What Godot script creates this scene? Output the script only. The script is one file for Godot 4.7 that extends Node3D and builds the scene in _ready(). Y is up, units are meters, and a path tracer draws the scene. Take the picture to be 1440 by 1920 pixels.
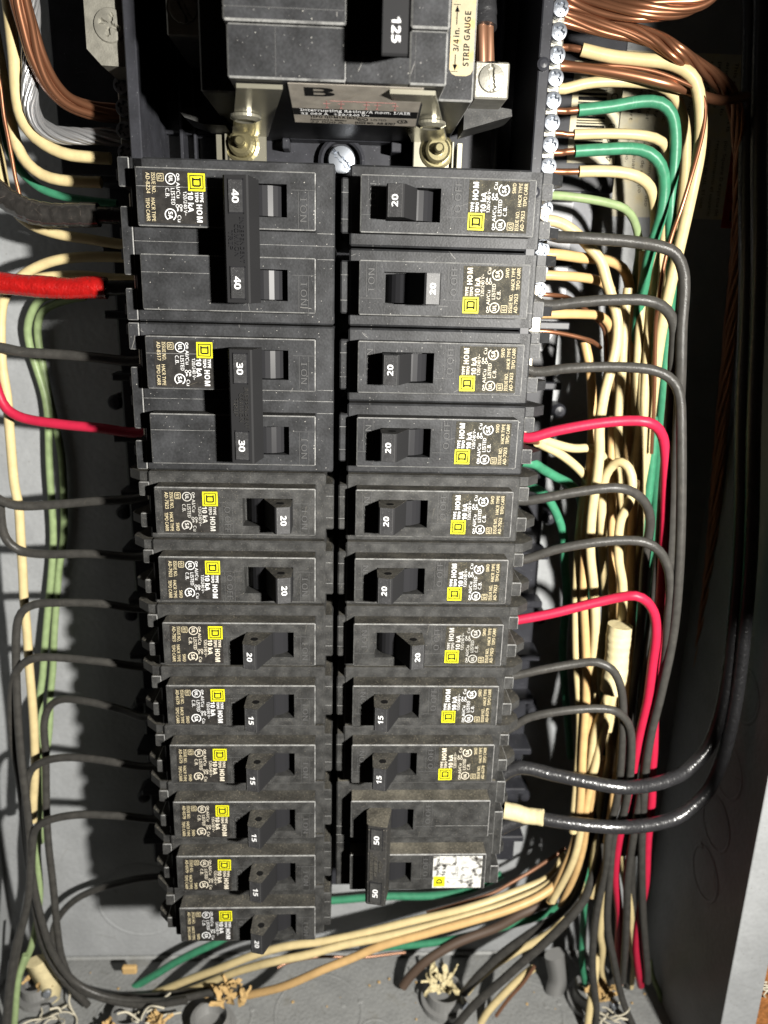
extends Node3D

# ---------------------------------------------------------------- small tools
const MM := 0.001
var org := Vector3.ZERO
var rng := RandomNumberGenerator.new()
var names := {}
var mat := {}
var fonts := {}
var cached := {}

func at(x: float, y: float, z: float) -> Vector3:
	return (Vector3(x, y, z) - org) * MM

func mb() -> SurfaceTool:
	var st := SurfaceTool.new()
	st.begin(Mesh.PRIMITIVE_TRIANGLES)
	return st

func numbered(called: String) -> String:
	var n: int = names.get(called, -1) + 1
	names[called] = n
	return called if n == 0 else "%s_%03d" % [called, n]

func tag(o: Node3D, label: String, category: String, group := "", kind := "") -> Node3D:
	if label: o.set_meta("label", label)
	if category: o.set_meta("category", category)
	if group: o.set_meta("group", group)
	if kind: o.set_meta("kind", kind)
	return o

func thing(called: String, label: String, category: String, place := Vector3.ZERO, turn := 0.0, group := "") -> Node3D:
	var o := Node3D.new()
	o.name = numbered(called)
	add_child(o)
	o.position = place * MM
	o.rotation.z = turn
	return tag(o, label, category, group)

func put(called: String, mesh: Mesh, m: Material, parent: Node3D) -> MeshInstance3D:
	var o := MeshInstance3D.new()
	o.name = called if parent != self else numbered(called)
	o.mesh = mesh
	if m: o.material_override = m
	parent.add_child(o, true)
	return o

func obj(called: String, st: SurfaceTool, m: Material, parent: Node3D) -> MeshInstance3D:
	return put(called, st.commit(), m, parent)

func tri(st: SurfaceTool, a: Vector3, b: Vector3, c: Vector3, out: Vector3) -> void:
	var n := (b - a).cross(c - a)
	if n.length_squared() < 1e-20: return
	n = n.normalized()
	if n.dot(out) < 0.0:
		n = -n
	else:
		var t := b
		b = c
		c = t
	st.set_normal(n)
	st.add_vertex(a)
	st.set_normal(n)
	st.add_vertex(b)
	st.set_normal(n)
	st.add_vertex(c)

func quad(st: SurfaceTool, a: Vector3, b: Vector3, c: Vector3, d: Vector3, out: Vector3) -> void:
	tri(st, a, b, c, out)
	tri(st, a, c, d, out)

# a box with chamfered edges; faces go to st, chamfers to edge (or st)
func box(st: SurfaceTool, x0: float, x1: float, y0: float, y1: float, z0: float, z1: float, ch := 0.0, edge: SurfaceTool = null, top: SurfaceTool = null, top_y := 1.0) -> void:
	var lo := Vector3(minf(x0, x1), minf(y0, y1), minf(z0, z1))
	var hi := Vector3(maxf(x0, x1), maxf(y0, y1), maxf(z0, z1))
	if edge == null: edge = st
	var c := Vector3.ONE * ch
	for ax in 3:
		for s in [-1.0, 1.0]:
			var u := (ax + 1) % 3
			var v := (ax + 2) % 3
			var p: Array[Vector3] = []
			for k in [[0, 0], [1, 0], [1, 1], [0, 1]]:
				var q := Vector3.ZERO
				q[ax] = hi[ax] if s > 0 else lo[ax]
				q[u] = hi[u] - c[u] if k[0] else lo[u] + c[u]
				q[v] = hi[v] - c[v] if k[1] else lo[v] + c[v]
				p.append(at(q.x, q.y, q.z))
			var n := Vector3.ZERO
			n[ax] = s
			quad(top if top != null and ax == 1 and s == top_y else st, p[0], p[1], p[2], p[3], n)
	if ch <= 0.0: return
	for ax in 3:
		var u := (ax + 1) % 3
		var v := (ax + 2) % 3
		for su in [-1.0, 1.0]:
			for sv in [-1.0, 1.0]:
				var p: Array[Vector3] = []
				for k in [[0, 0], [1, 0], [1, 1], [0, 1]]:
					var q := Vector3.ZERO
					q[ax] = hi[ax] - ch if k[0] else lo[ax] + ch
					q[u] = (hi[u] if su > 0 else lo[u]) - su * (ch if k[1] else 0.0)
					q[v] = (hi[v] if sv > 0 else lo[v]) - sv * (0.0 if k[1] else ch)
					p.append(at(q.x, q.y, q.z))
				var n := Vector3.ZERO
				n[u] = su
				n[v] = sv
				quad(edge, p[0], p[1], p[2], p[3], n)
	for sx in [-1.0, 1.0]:
		for sy in [-1.0, 1.0]:
			for sz in [-1.0, 1.0]:
				var q := Vector3(hi.x if sx > 0 else lo.x, hi.y if sy > 0 else lo.y, hi.z if sz > 0 else lo.z)
				var g := Vector3(sx, sy, sz) * ch
				tri(edge, at(q.x, q.y - g.y, q.z - g.z), at(q.x - g.x, q.y, q.z - g.z), at(q.x - g.x, q.y - g.y, q.z), g)

# a convex outline in (a, b), pushed out from c0 to c1. plane "xz": a = x, b = z, c = y; "xy": a = x, b = y, c = z; "yz": a = y, b = z, c = x
func prism(st: SurfaceTool, outline: Array, c0: float, c1: float, plane: String, caps: SurfaceTool = null) -> void:
	if caps == null: caps = st
	var f := func(a: float, b: float, c: float) -> Vector3:
		return at(a, c, b) if plane == "xz" else (at(a, b, c) if plane == "xy" else at(c, a, b))
	var mid := Vector2.ZERO
	for p in outline: mid += Vector2(p[0], p[1]) / outline.size()
	var cm := (c0 + c1) / 2
	var centre: Vector3 = f.call(mid.x, mid.y, cm)
	for i in outline.size():
		var a = outline[i]
		var b = outline[(i + 1) % outline.size()]
		var p0: Vector3 = f.call(a[0], a[1], c0)
		var p1: Vector3 = f.call(b[0], b[1], c0)
		var p2: Vector3 = f.call(b[0], b[1], c1)
		var p3: Vector3 = f.call(a[0], a[1], c1)
		var ab := Vector2(b[0] - a[0], b[1] - a[1])
		var nn := Vector2(ab.y, -ab.x)
		if nn.dot(Vector2(a[0], a[1]) - mid) < 0: nn = -nn
		var out: Vector3 = f.call(mid.x + nn.x, mid.y + nn.y, cm) - centre
		quad(st, p0, p1, p2, p3, out)
	for c in [c0, c1]:
		var out: Vector3 = f.call(mid.x, mid.y, c) - centre
		for i in range(1, outline.size() - 1):
			tri(caps, f.call(outline[0][0], outline[0][1], c), f.call(outline[i][0], outline[i][1], c), f.call(outline[i + 1][0], outline[i + 1][1], c), out)

func ring_of(centre: Vector3, ux: Vector3, uy: Vector3, r: float, sides: int, phase := 0.0) -> PackedVector3Array:
	var out := PackedVector3Array()
	for i in sides:
		var t := TAU * i / sides + phase
		out.append(centre + (ux * cos(t) + uy * sin(t)) * r)
	return out

# a lathed shape: profile of [radius, height] along axis from centre (mm)
func lathe(st: SurfaceTool, centre: Vector3, axis: Vector3, profile: Array, sides := 20, smooth := false) -> void:
	var ux := axis.cross(Vector3(0.31, 0.77, 0.55)).normalized()
	var uy := axis.cross(ux).normalized()
	for k in profile.size() - 1:
		var a = profile[k]
		var b = profile[k + 1]
		var sl := Vector2(b[1] - a[1], -(b[0] - a[0]))
		for i in sides:
			var t0 := TAU * i / sides
			var t1 := TAU * (i + 1) / sides
			var d0 := ux * cos(t0) + uy * sin(t0)
			var d1 := ux * cos(t1) + uy * sin(t1)
			var q: Vector3 = centre + axis * a[1]
			var w: Vector3 = centre + axis * b[1]
			var p0: Vector3 = q + d0 * a[0]
			var p1: Vector3 = q + d1 * a[0]
			var p2: Vector3 = w + d1 * b[0]
			var p3: Vector3 = w + d0 * b[0]
			var n: Vector3 = (d0 + d1) * 0.5 * sl.x + axis * sl.y
			quad(st, at(p0.x, p0.y, p0.z), at(p1.x, p1.y, p1.z), at(p2.x, p2.y, p2.z), at(p3.x, p3.y, p3.z), n)

# smooth path through points (mm)
func smooth_path(pts: Array, step := 2.2, wobble := 0.0) -> PackedVector3Array:
	var out := PackedVector3Array()
	var p: Array[Vector3] = []
	for i in range(0, pts.size(), 3): p.append(Vector3(pts[i], pts[i + 1], pts[i + 2]))
	for i in p.size() - 1:
		var a := p[maxi(i - 1, 0)]
		var b := p[i]
		var c := p[i + 1]
		var d := p[mini(i + 2, p.size() - 1)]
		var n := maxi(2, int(b.distance_to(c) / step))
		# centripetal-ish: tangents limited by the segment's own length
		var l := b.distance_to(c)
		var t0 := (c - a) / maxf(0.01, (c - b).length() + (b - a).length()) * l
		var t1 := (d - b) / maxf(0.01, (d - c).length() + (c - b).length()) * l
		for k in n:
			var t := float(k) / n
			var t2 := t * t
			var t3 := t2 * t
			out.append(b * (2 * t3 - 3 * t2 + 1) + t0 * (t3 - 2 * t2 + t) + c * (3 * t2 - 2 * t3) + t1 * (t3 - t2))
	out.append(p[p.size() - 1])
	if wobble > 0.0:
		var f1 := rng.randf_range(0.05, 0.09)
		var f2 := rng.randf_range(0.05, 0.09)
		var h := rng.randf() * TAU
		for i in out.size():
			var e := minf(1.0, minf(i, out.size() - 1 - i) / 5.0)
			out[i] += Vector3(sin(i * f1 * 2.4 + h), sin(i * f2 * 2.1 + h * 2), cos(i * f2 * 2.9 + h)) * wobble * e
	return out

func frames(path: PackedVector3Array) -> Array:
	var out := []
	var up := Vector3(0.2, 0.3, 0.93)
	for i in path.size():
		var t := (path[mini(i + 1, path.size() - 1)] - path[maxi(i - 1, 0)]).normalized()
		up = (up - t * up.dot(t))
		if up.length() < 0.05: up = t.cross(Vector3(0.6, 0.7, 0.2))
		up = up.normalized()
		out.append([t, up, t.cross(up)])
	return out

func tube(st: SurfaceTool, path: PackedVector3Array, r: float, sides := 12, radii := PackedFloat32Array(), flat := 1.0) -> void:
	var fr := frames(path)
	var rings: Array[PackedVector3Array] = []
	for i in path.size():
		var rr := radii[i] if radii.size() == path.size() else r
		rings.append(ring_of(path[i], fr[i][1] * flat, fr[i][2], rr, sides))
	for i in path.size() - 1:
		for k in sides:
			var j := (k + 1) % sides
			var idx := [[i, k], [i, j], [i + 1, j], [i + 1, k]]
			for order in [[0, 2, 1], [0, 3, 2]]:
				for o in order:
					var e = idx[o]
					var v: Vector3 = rings[e[0]][e[1]]
					var nn: Vector3 = (v - path[e[0]]).normalized()
					if radii.size() == path.size():
						var i0 := maxi(e[0] - 1, 0)
						var i1 := mini(e[0] + 1, path.size() - 1)
						nn = (nn - fr[e[0]][0] * (radii[i1] - radii[i0]) / maxf(0.05, path[i0].distance_to(path[i1]))).normalized()
					st.set_normal(nn)
					st.add_vertex(at(v.x, v.y, v.z))
	for end in [0, path.size() - 1]:
		var t: Vector3 = fr[end][0] * (-1.0 if end == 0 else 1.0)
		for k in range(1, sides - 1):
			var a := rings[end][0]
			var b := rings[end][k]
			var c := rings[end][k + 1]
			tri(st, at(a.x, a.y, a.z), at(b.x, b.y, b.z), at(c.x, c.y, c.z), t)

func font(bold := false) -> SystemFont:
	if not fonts.has(bold):
		var f := SystemFont.new()
		f.font_names = PackedStringArray(["Droid Sans"])
		f.font_weight = 700 if bold else 400
		fonts[bold] = f
	return fonts[bold]

# one line of lettering from x0 to x1 (mm), centred on y, capitals cap mm high; frame places it
func letters(st: SurfaceTool, text: String, x0: float, x1: float, y: float, cap: float, frame: Transform3D, bold := false, depth := 0.03) -> void:
	var key := text + str(bold)
	if not cached.has(key):
		var tm := TextMesh.new()
		tm.font = font(bold)
		tm.text = text
		tm.font_size = 24
		tm.pixel_size = 1.0 / (0.714 * 24.0)
		tm.depth = 0.05
		tm.curve_step = 3.0
		tm.horizontal_alignment = HORIZONTAL_ALIGNMENT_LEFT
		cached[key] = tm
	var t: TextMesh = cached[key]
	if not cached.has(key + "!"):
		var ar := t.get_mesh_arrays()
		var vs: PackedVector3Array = ar[Mesh.ARRAY_VERTEX]
		var ns: PackedVector3Array = ar[Mesh.ARRAY_NORMAL]
		var ix: PackedInt32Array = ar[Mesh.ARRAY_INDEX] if ar[Mesh.ARRAY_INDEX] != null else PackedInt32Array(range(vs.size()))
		cached[key + "!"] = [vs, ns, ix]
	var data = cached[key + "!"]
	var bb := t.get_aabb()
	var sx := (x1 - x0) / maxf(0.001, bb.size.x)
	var off := Vector3(x0 - bb.position.x * sx, y - (bb.position.y + bb.size.y / 2) * cap, depth / 2)
	for i in data[2]:
		var v: Vector3 = data[0][i]
		st.set_normal((frame.basis * data[1][i]).normalized())
		st.add_vertex(frame * ((Vector3(v.x * sx, v.y * cap, v.z * depth / 0.05) + off) * MM))

# frame for lettering: text runs along dir_x, its tops point along dir_y (unit vectors), origin in mm
func frame_at(o: Vector3, dx: Vector3, dy: Vector3) -> Transform3D:
	return Transform3D(Basis(dx, dy, dx.cross(dy)), (o - org) * MM)

# bar of lettering artwork in the frame's own plane (mm)
func bar(st: SurfaceTool, f: Transform3D, x0: float, x1: float, y0: float, y1: float, h := 0.03, z0 := 0.0) -> void:
	var p: Array[Vector3] = []
	for q in [[x0, y0], [x1, y0], [x1, y1], [x0, y1]]: p.append(f * (Vector3(q[0], q[1], z0 + h) * MM))
	var b: Array[Vector3] = []
	for q in [[x0, y0], [x1, y0], [x1, y1], [x0, y1]]: b.append(f * (Vector3(q[0], q[1], z0) * MM))
	quad(st, p[0], p[1], p[2], p[3], f.basis.z)
	for i in 4:
		var j := (i + 1) % 4
		quad(st, p[i], p[j], b[j], b[i], (p[i] + p[j]) / 2 - (p[0] + p[2]) / 2)

func hoop(st: SurfaceTool, f: Transform3D, x: float, y: float, r: float, w: float, a0 := 0.0, a1 := TAU, h := 0.03) -> void:
	var n := 20
	for i in n:
		var t0 := lerpf(a0, a1, float(i) / n)
		var t1 := lerpf(a0, a1, float(i + 1) / n)
		var p: Array[Vector3] = []
		for q in [[t0, r - w / 2], [t0, r + w / 2], [t1, r + w / 2], [t1, r - w / 2]]:
			p.append(f * (Vector3(x + cos(q[0]) * q[1], y + sin(q[0]) * q[1], h) * MM))
		quad(st, p[0], p[1], p[2], p[3], f.basis.z)

# ---------------------------------------------------------------- materials
func lin(r: float, g: float, b: float) -> Color:
	return Color(r, g, b).linear_to_srgb()

func plain(called: String, c: Color, rough: float, metal := 0.0) -> StandardMaterial3D:
	var m := StandardMaterial3D.new()
	m.resource_name = called
	m.albedo_color = c
	m.roughness = rough
	m.metallic = metal
	mat[called] = m
	return m

func tex(n: int, paint: Callable) -> ImageTexture:
	var im := Image.create(n, n, false, Image.FORMAT_RGB8)
	(paint as Callable).call(im)
	return ImageTexture.create_from_image(im)

func noise(freq: float, s: int, octaves := 4) -> FastNoiseLite:
	var f := FastNoiseLite.new()
	f.seed = s
	f.frequency = freq
	f.fractal_octaves = octaves
	return f

# grain, blotches, specks and scratches on a base colour, wrapping at the edges
func weathered(n: int, base: Color, blotch: float, specks: int, speck_col: Color, scratches: int, s: int, stain := Color(0, 0, 0, 0), stain_from := 0.3) -> ImageTexture:
	var f := noise(6.0 / n, s)
	var g := noise(60.0 / n, s + 1, 2)
	var r := RandomNumberGenerator.new()
	r.seed = s
	var big := f.get_seamless_image(n, n)
	var fine := g.get_seamless_image(n, n)
	var im := Image.create(n, n, false, Image.FORMAT_RGB8)
	for y in n:
		for x in n:
			var b := big.get_pixel(x, y).r - 0.5
			var k := 1.0 + b * blotch * 2.0 + (fine.get_pixel(x, y).r - 0.5) * blotch * 0.9
			var c := Color(base.r * k, base.g * k, base.b * k)
			if stain.a > 0.0:
				c = c.lerp(Color(stain.r, stain.g, stain.b), clampf((b + 0.5 - stain_from) * 2.5, 0.0, 1.0) * stain.a)
			im.set_pixel(x, y, c)
	for i in specks:
		var x := r.randi_range(1, n - 2)
		var y := r.randi_range(1, n - 2)
		var a := r.randf_range(0.25, 0.95)
		var c := im.get_pixel(x, y).lerp(speck_col, a)
		im.set_pixel(x, y, c)
		if r.randf() < 0.3:
			im.set_pixel(x + 1, y, c)
			if r.randf() < 0.5: im.set_pixel(x, y + 1, c)
	for i in scratches:
		var p := Vector2(r.randf() * n, r.randf() * n)
		var d := Vector2.from_angle(r.randf() * TAU)
		var a := r.randf_range(0.15, 0.6)
		for k in r.randi_range(6, 40):
			var q := Vector2i(posmod(int(p.x), n), posmod(int(p.y), n))
			im.set_pixelv(q, im.get_pixelv(q).lerp(speck_col, a))
			p += d
			d = d.rotated(r.randf_range(-0.08, 0.08))
	return ImageTexture.create_from_image(im)

func skin(called: String, t: Texture2D, per_mm: float, rough: float, metal := 0.0) -> StandardMaterial3D:
	var m := plain(called, Color.WHITE, rough, metal)
	m.albedo_texture = t
	m.uv1_triplanar = true
	m.uv1_world_triplanar = true
	m.uv1_scale = Vector3.ONE * (1000.0 / per_mm)
	return m

func slick(m: StandardMaterial3D) -> void:
	m.metallic_specular = 0.4

func bumps(m: StandardMaterial3D, freq: float, strength: float, s: int) -> StandardMaterial3D:
	var key := "bump%s" % [freq]
	if not cached.has(key):
		var n := 256
		var im := noise(freq / n, s, 3).get_seamless_image(n, n)
		im.convert(Image.FORMAT_RGB8)
		im.bump_map_to_normal_map(4.0)
		cached[key] = ImageTexture.create_from_image(im)
	m.normal_enabled = true
	m.normal_texture = cached[key]
	m.normal_scale = strength
	return m

func materials() -> void:
	var g := Color(0.62, 0.61, 0.58)
	slick(bumps(skin("plastic", weathered(512, Color(0.125, 0.127, 0.132), 0.34, 420, g, 22, 3), 75.0, 0.45), 90.0, 0.03, 5))
	bumps(skin("dusty_1", weathered(512, Color(0.135, 0.133, 0.13), 0.25, 4200, Color(0.5, 0.47, 0.42), 25, 7), 90.0, 0.6), 90.0, 0.05, 5)
	bumps(skin("dusty_2", weathered(512, Color(0.19, 0.185, 0.172), 0.3, 9000, Color(0.46, 0.43, 0.37), 25, 11), 95.0, 0.8), 90.0, 0.08, 5)
	bumps(skin("dusty_3", weathered(512, Color(0.255, 0.245, 0.22), 0.3, 8000, Color(0.46, 0.43, 0.37), 25, 12), 95.0, 0.85), 90.0, 0.1, 5)
	slick(bumps(skin("plastic_dim", weathered(512, Color(0.15, 0.15, 0.148), 0.34, 3600, Color(0.42, 0.40, 0.36), 16, 19), 45.0, 0.52), 90.0, 0.03, 5))
	plain("worn", lin(0.2, 0.2, 0.2), 0.5)
	skin("worn_fine", weathered(256, Color(0.40, 0.40, 0.395), 0.3, 900, Color(0.6, 0.6, 0.58), 40, 95, Color(0.17, 0.17, 0.17, 0.9), 0.47), 38.0, 0.5)
	plain("dim_line", lin(0.04, 0.04, 0.04), 0.5)
	plain("glossy_black", lin(0.01, 0.01, 0.011), 0.36)
	plain("satin_black", lin(0.009, 0.009, 0.0095), 0.5)
	bumps(skin("tip_face", weathered(256, Color(0.14, 0.14, 0.143), 0.2, 1500, Color(0.4, 0.4, 0.4), 10, 91), 25.0, 0.5), 90.0, 0.1, 5)
	plain("void_black", lin(0.006, 0.006, 0.006), 0.7)
	plain("ink_white", lin(0.6, 0.6, 0.6), 0.6)
	plain("ink_white_faded", lin(0.40, 0.39, 0.36), 0.6)
	plain("ink_white_warm", lin(0.56, 0.51, 0.41), 0.6)
	plain("ink_cream", lin(0.5, 0.43, 0.27), 0.6)
	plain("ink_black", lin(0.006, 0.006, 0.006), 0.7)
	plain("ink_red", lin(0.25, 0.09, 0.085), 0.6)
	plain("ink_grey", lin(0.30, 0.29, 0.27), 0.6)
	plain("emblem_yellow", lin(0.58, 0.55, 0.012), 0.5)
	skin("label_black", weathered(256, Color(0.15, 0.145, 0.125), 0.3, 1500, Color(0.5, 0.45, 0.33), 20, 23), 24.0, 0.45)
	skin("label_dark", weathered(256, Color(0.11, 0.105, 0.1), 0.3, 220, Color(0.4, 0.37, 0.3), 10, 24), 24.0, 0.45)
	skin("paper", weathered(256, Color(0.765, 0.739, 0.646), 0.05, 60, Color(0.5, 0.42, 0.3), 4, 31, Color(0.78, 0.7, 0.5, 0.5), 0.5), 60.0, 0.6)
	skin("gauge_paper", weathered(256, Color(0.60, 0.56, 0.46), 0.06, 60, Color(0.5, 0.35, 0.15), 4, 33, Color(0.72, 0.55, 0.27, 0.9), 0.5), 45.0, 0.5)
	skin("silver_paper", weathered(256, Color(0.629, 0.603, 0.561), 0.12, 500, Color(0.45, 0.38, 0.3), 12, 35), 40.0, 0.4, 0.3)
	skin("worn_label", weathered(256, Color(0.731, 0.731, 0.714), 0.18, 200, Color(0.3, 0.3, 0.3), 30, 41, Color(0.16, 0.15, 0.14, 1.0), 0.53), 30.0, 0.5)
	skin("red_label", weathered(128, Color(0.55, 0.10, 0.06), 0.1, 30, Color(0.4, 0.1, 0.1), 2, 43), 40.0, 0.5)
	bumps(skin("grey_paint", weathered(512, Color(0.557, 0.565, 0.57), 0.05, 700, Color(0.42, 0.41, 0.39), 14, 51), 150.0, 0.42), 40.0, 0.06, 5)
	bumps(skin("dirty_grey", weathered(512, Color(0.51, 0.514, 0.51), 0.06, 1500, Color(0.30, 0.28, 0.24), 25, 53, Color(0.40, 0.39, 0.36, 0.7), 0.68), 120.0, 0.5), 40.0, 0.15, 5)
	skin("pan_steel", weathered(256, Color(0.51, 0.514, 0.527), 0.06, 200, Color(0.8, 0.8, 0.8), 14, 57), 60.0, 0.38)
	skin("base_black", weathered(512, Color(0.13, 0.132, 0.145), 0.15, 500, Color(0.5, 0.5, 0.5), 20, 59), 60.0, 0.38)
	bumps(skin("cream", weathered(256, Color(0.748, 0.68, 0.51), 0.06, 60, Color(0.45, 0.36, 0.2), 8, 61), 40.0, 0.4), 20.0, 0.06, 5)
	bumps(skin("tan", weathered(256, Color(0.731, 0.603, 0.416), 0.07, 60, Color(0.45, 0.3, 0.16), 8, 63), 40.0, 0.4), 20.0, 0.06, 5)
	bumps(skin("green", weathered(256, Color(0.22, 0.466, 0.352), 0.10, 60, Color(0.6, 0.8, 0.65), 24, 65), 30.0, 0.38), 20.0, 0.06, 5)
	bumps(skin("pale_green", weathered(256, Color(0.50, 0.565, 0.405), 0.08, 60, Color(0.4, 0.5, 0.3), 8, 67), 30.0, 0.4), 20.0, 0.06, 5)
	bumps(skin("red", weathered(256, Color(0.66, 0.125, 0.23), 0.05, 30, Color(0.3, 0.02, 0.05), 5, 69), 40.0, 0.42), 20.0, 0.06, 5)
	bumps(skin("black_wire", weathered(256, Color(0.225, 0.22, 0.21), 0.15, 220, Color(0.45, 0.42, 0.38), 24, 71), 30.0, 0.36), 60.0, 0.2, 5)
	bumps(skin("black_cable", weathered(256, Color(0.12, 0.12, 0.125), 0.15, 100, Color(0.4, 0.4, 0.4), 10, 73), 30.0, 0.28), 16.0, 0.4, 5)
	bumps(skin("black_tape", weathered(256, Color(0.12, 0.115, 0.11), 0.25, 300, Color(0.45, 0.4, 0.36), 30, 75), 25.0, 0.2), 16.0, 0.06, 5)
	bumps(skin("red_tape", weathered(256, Color(0.56, 0.07, 0.065), 0.15, 120, Color(0.4, 0.05, 0.04), 20, 77), 25.0, 0.25), 16.0, 0.5, 5)
	bumps(skin("cream_tape", weathered(256, Color(0.765, 0.714, 0.561), 0.05, 40, Color(0.6, 0.5, 0.35), 10, 79), 30.0, 0.55), 16.0, 0.3, 5)
	plain("copper", lin(0.34, 0.15, 0.08), 0.34, 0.8)
	plain("copper_dull", lin(0.26, 0.13, 0.075), 0.42, 0.6)
	plain("aluminium", lin(0.33, 0.33, 0.335), 0.34, 0.75)
	bumps(skin("cast_aluminium", weathered(256, Color(0.60, 0.59, 0.55), 0.1, 300, Color(0.5, 0.48, 0.42), 30, 83), 25.0, 0.38, 0.55), 30.0, 0.08, 5)
	plain("zinc", lin(0.42, 0.45, 0.50), 0.34, 0.85)
	plain("bus_plate", lin(0.45, 0.43, 0.34), 0.27, 0.8)
	plain("brass_nut", lin(0.36, 0.32, 0.18), 0.25, 0.85)
	plain("dark_brown", lin(0.04, 0.024, 0.015), 0.6)
	plain("dark_steel", lin(0.16, 0.14, 0.11), 0.4, 0.5)
	bumps(skin("wood", weathered(256, Color(0.55, 0.36, 0.2), 0.25, 60, Color(0.3, 0.18, 0.08), 60, 87), 30.0, 0.7), 14.0, 0.6, 5)
	plain("torn_paper", lin(0.45, 0.30, 0.13), 0.85)
	plain("string", lin(0.5, 0.46, 0.36), 0.8)
	plain("shade_plate_black", lin(0.03, 0.03, 0.03), 0.8)  # matt black of the unseen plate that shades the upper right
	plain("clamp_grey", lin(0.24, 0.24, 0.235), 0.42, 0.3)

	for n in ["paper", "gauge_paper", "silver_paper", "worn_label", "red_label", "grey_paint", "dirty_grey", "pan_steel", "cream", "tan", "green", "pale_green", "red", "red_tape", "cream_tape", "wood", "ink_white", "ink_white_faded", "ink_white_warm", "ink_cream", "emblem_yellow", "torn_paper", "string", "copper", "copper_dull", "cast_aluminium", "zinc", "bus_plate", "brass_nut", "clamp_grey", "black_wire"]:
		var c: Color = mat[n].albedo_color.srgb_to_linear()
		mat[n].albedo_color = Color(c.r * 0.62, c.g * 0.62, c.b * 0.62).linear_to_srgb()
		if mat[n].metallic < 0.3: mat[n].metallic_specular = 0.28
	for n in ["plastic", "plastic_dim", "base_black", "dusty_1", "worn_fine", "worn", "dim_line"]: mat[n].metallic_specular = 0.25
	for n in ["label_black", "label_dark", "satin_black", "dusty_2", "dusty_3"]:
		mat[n].metallic_specular = 0.2
		mat[n].roughness = maxf(mat[n].roughness, 0.66)
	mat.glossy_black.metallic_specular = 0.2
	mat.void_black.metallic_specular = 0.05
	mat.tip_face.metallic_specular = 0.33
	mat.ink_black.metallic_specular = 0.08
	mat.black_tape.metallic_specular = 0.8
	mat.red_tape.metallic_specular = 0.6

# ---------------------------------------------------------------- breakers
const BASE_W := -46.0

func mesh_of(parts: Array) -> ArrayMesh:
	var am := ArrayMesh.new()
	for p in parts:
		var st: SurfaceTool = p[0]
		var before := am.get_surface_count()
		st.commit(am)
		if am.get_surface_count() > before: am.surface_set_material(before, p[1])
	return am

# raised face with a square opening for the toggle; y is v, x is u
func face_block(y0: float, y1: float, slot: Array, m: StandardMaterial3D, top_m: Material, up: float, parent: Node3D, called := "face_block") -> void:
	var st := mb()
	var ed := mb()
	var tp := mb()
	var x0 := 7.0
	var x1 := 62.6
	var z := 7.1
	var c := 0.35
	var xs := [x0 + c, slot[0], slot[1], x1 - c]
	var ys := [y0 + c, slot[2], slot[3], y1 - c]
	for i in 3:
		for k in 3:
			if i == 1 and k == 1: continue
			quad(st, at(xs[i], ys[k], z), at(xs[i + 1], ys[k], z), at(xs[i + 1], ys[k + 1], z), at(xs[i], ys[k + 1], z), Vector3(0, 0, 1))
	# opening walls and floor
	for w in [[slot[0], slot[2], slot[0], slot[3], Vector3(1, 0, 0)], [slot[1], slot[2], slot[1], slot[3], Vector3(-1, 0, 0)], [slot[0], slot[2], slot[1], slot[2], Vector3(0, 1, 0)], [slot[0], slot[3], slot[1], slot[3], Vector3(0, -1, 0)]]:
		quad(st, at(w[0], w[1], z), at(w[2], w[3], z), at(w[2], w[3], -8), at(w[0], w[1], -8), w[4])
	quad(st, at(slot[0], slot[2], -8), at(slot[1], slot[2], -8), at(slot[1], slot[3], -8), at(slot[0], slot[3], -8), Vector3(0, 0, 1))
	# sides
	for s in [[x0, y0 + c, x0, y1 - c, Vector3(-1, 0, 0)], [x1, y0 + c, x1, y1 - c, Vector3(1, 0, 0)]]:
		quad(st, at(s[0], s[1], z - c), at(s[2], s[3], z - c), at(s[2], s[3], -0.2), at(s[0], s[1], -0.2), s[4])
	quad(tp if up > 0 else st, at(x0 + c, y1, z - c), at(x1 - c, y1, z - c), at(x1 - c, y1, -0.2), at(x0 + c, y1, -0.2), Vector3(0, 1, 0))
	quad(tp if up < 0 else st, at(x0 + c, y0, z - c), at(x1 - c, y0, z - c), at(x1 - c, y0, -0.2), at(x0 + c, y0, -0.2), Vector3(0, -1, 0))
	# worn chamfers
	quad(ed, at(x0 + c, y1, z - c), at(x1 - c, y1, z - c), at(x1 - c, y1 - c, z), at(x0 + c, y1 - c, z), Vector3(0, 1, 1))
	quad(ed, at(x0 + c, y0, z - c), at(x1 - c, y0, z - c), at(x1 - c, y0 + c, z), at(x0 + c, y0 + c, z), Vector3(0, -1, 1))
	quad(ed, at(x0, y0 + c, z - c), at(x0, y1 - c, z - c), at(x0 + c, y1 - c, z), at(x0 + c, y0 + c, z), Vector3(-1, 0, 1))
	quad(ed, at(x1, y0 + c, z - c), at(x1, y1 - c, z - c), at(x1 - c, y1 - c, z), at(x1 - c, y0 + c, z), Vector3(1, 0, 1))
	for e in [[x0, y0, 1, 1], [x1, y0, -1, 1], [x0, y1, 1, -1], [x1, y1, -1, -1]]:
		var o := Vector3(-e[2], -e[3], 0)
		quad(st, at(e[0], e[1] + e[3] * c, z - c), at(e[0] + e[2] * c, e[1], z - c), at(e[0] + e[2] * c, e[1], -0.2), at(e[0], e[1] + e[3] * c, -0.2), o)
		tri(ed, at(e[0], e[1] + e[3] * c, z - c), at(e[0] + e[2] * c, e[1], z - c), at(e[0] + e[2] * c, e[1] + e[3] * c, z), o + Vector3(0, 0, 1))
	put(called, mesh_of([[st, m], [ed, mat.worn_fine], [tp, top_m]]), null, parent)

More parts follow.
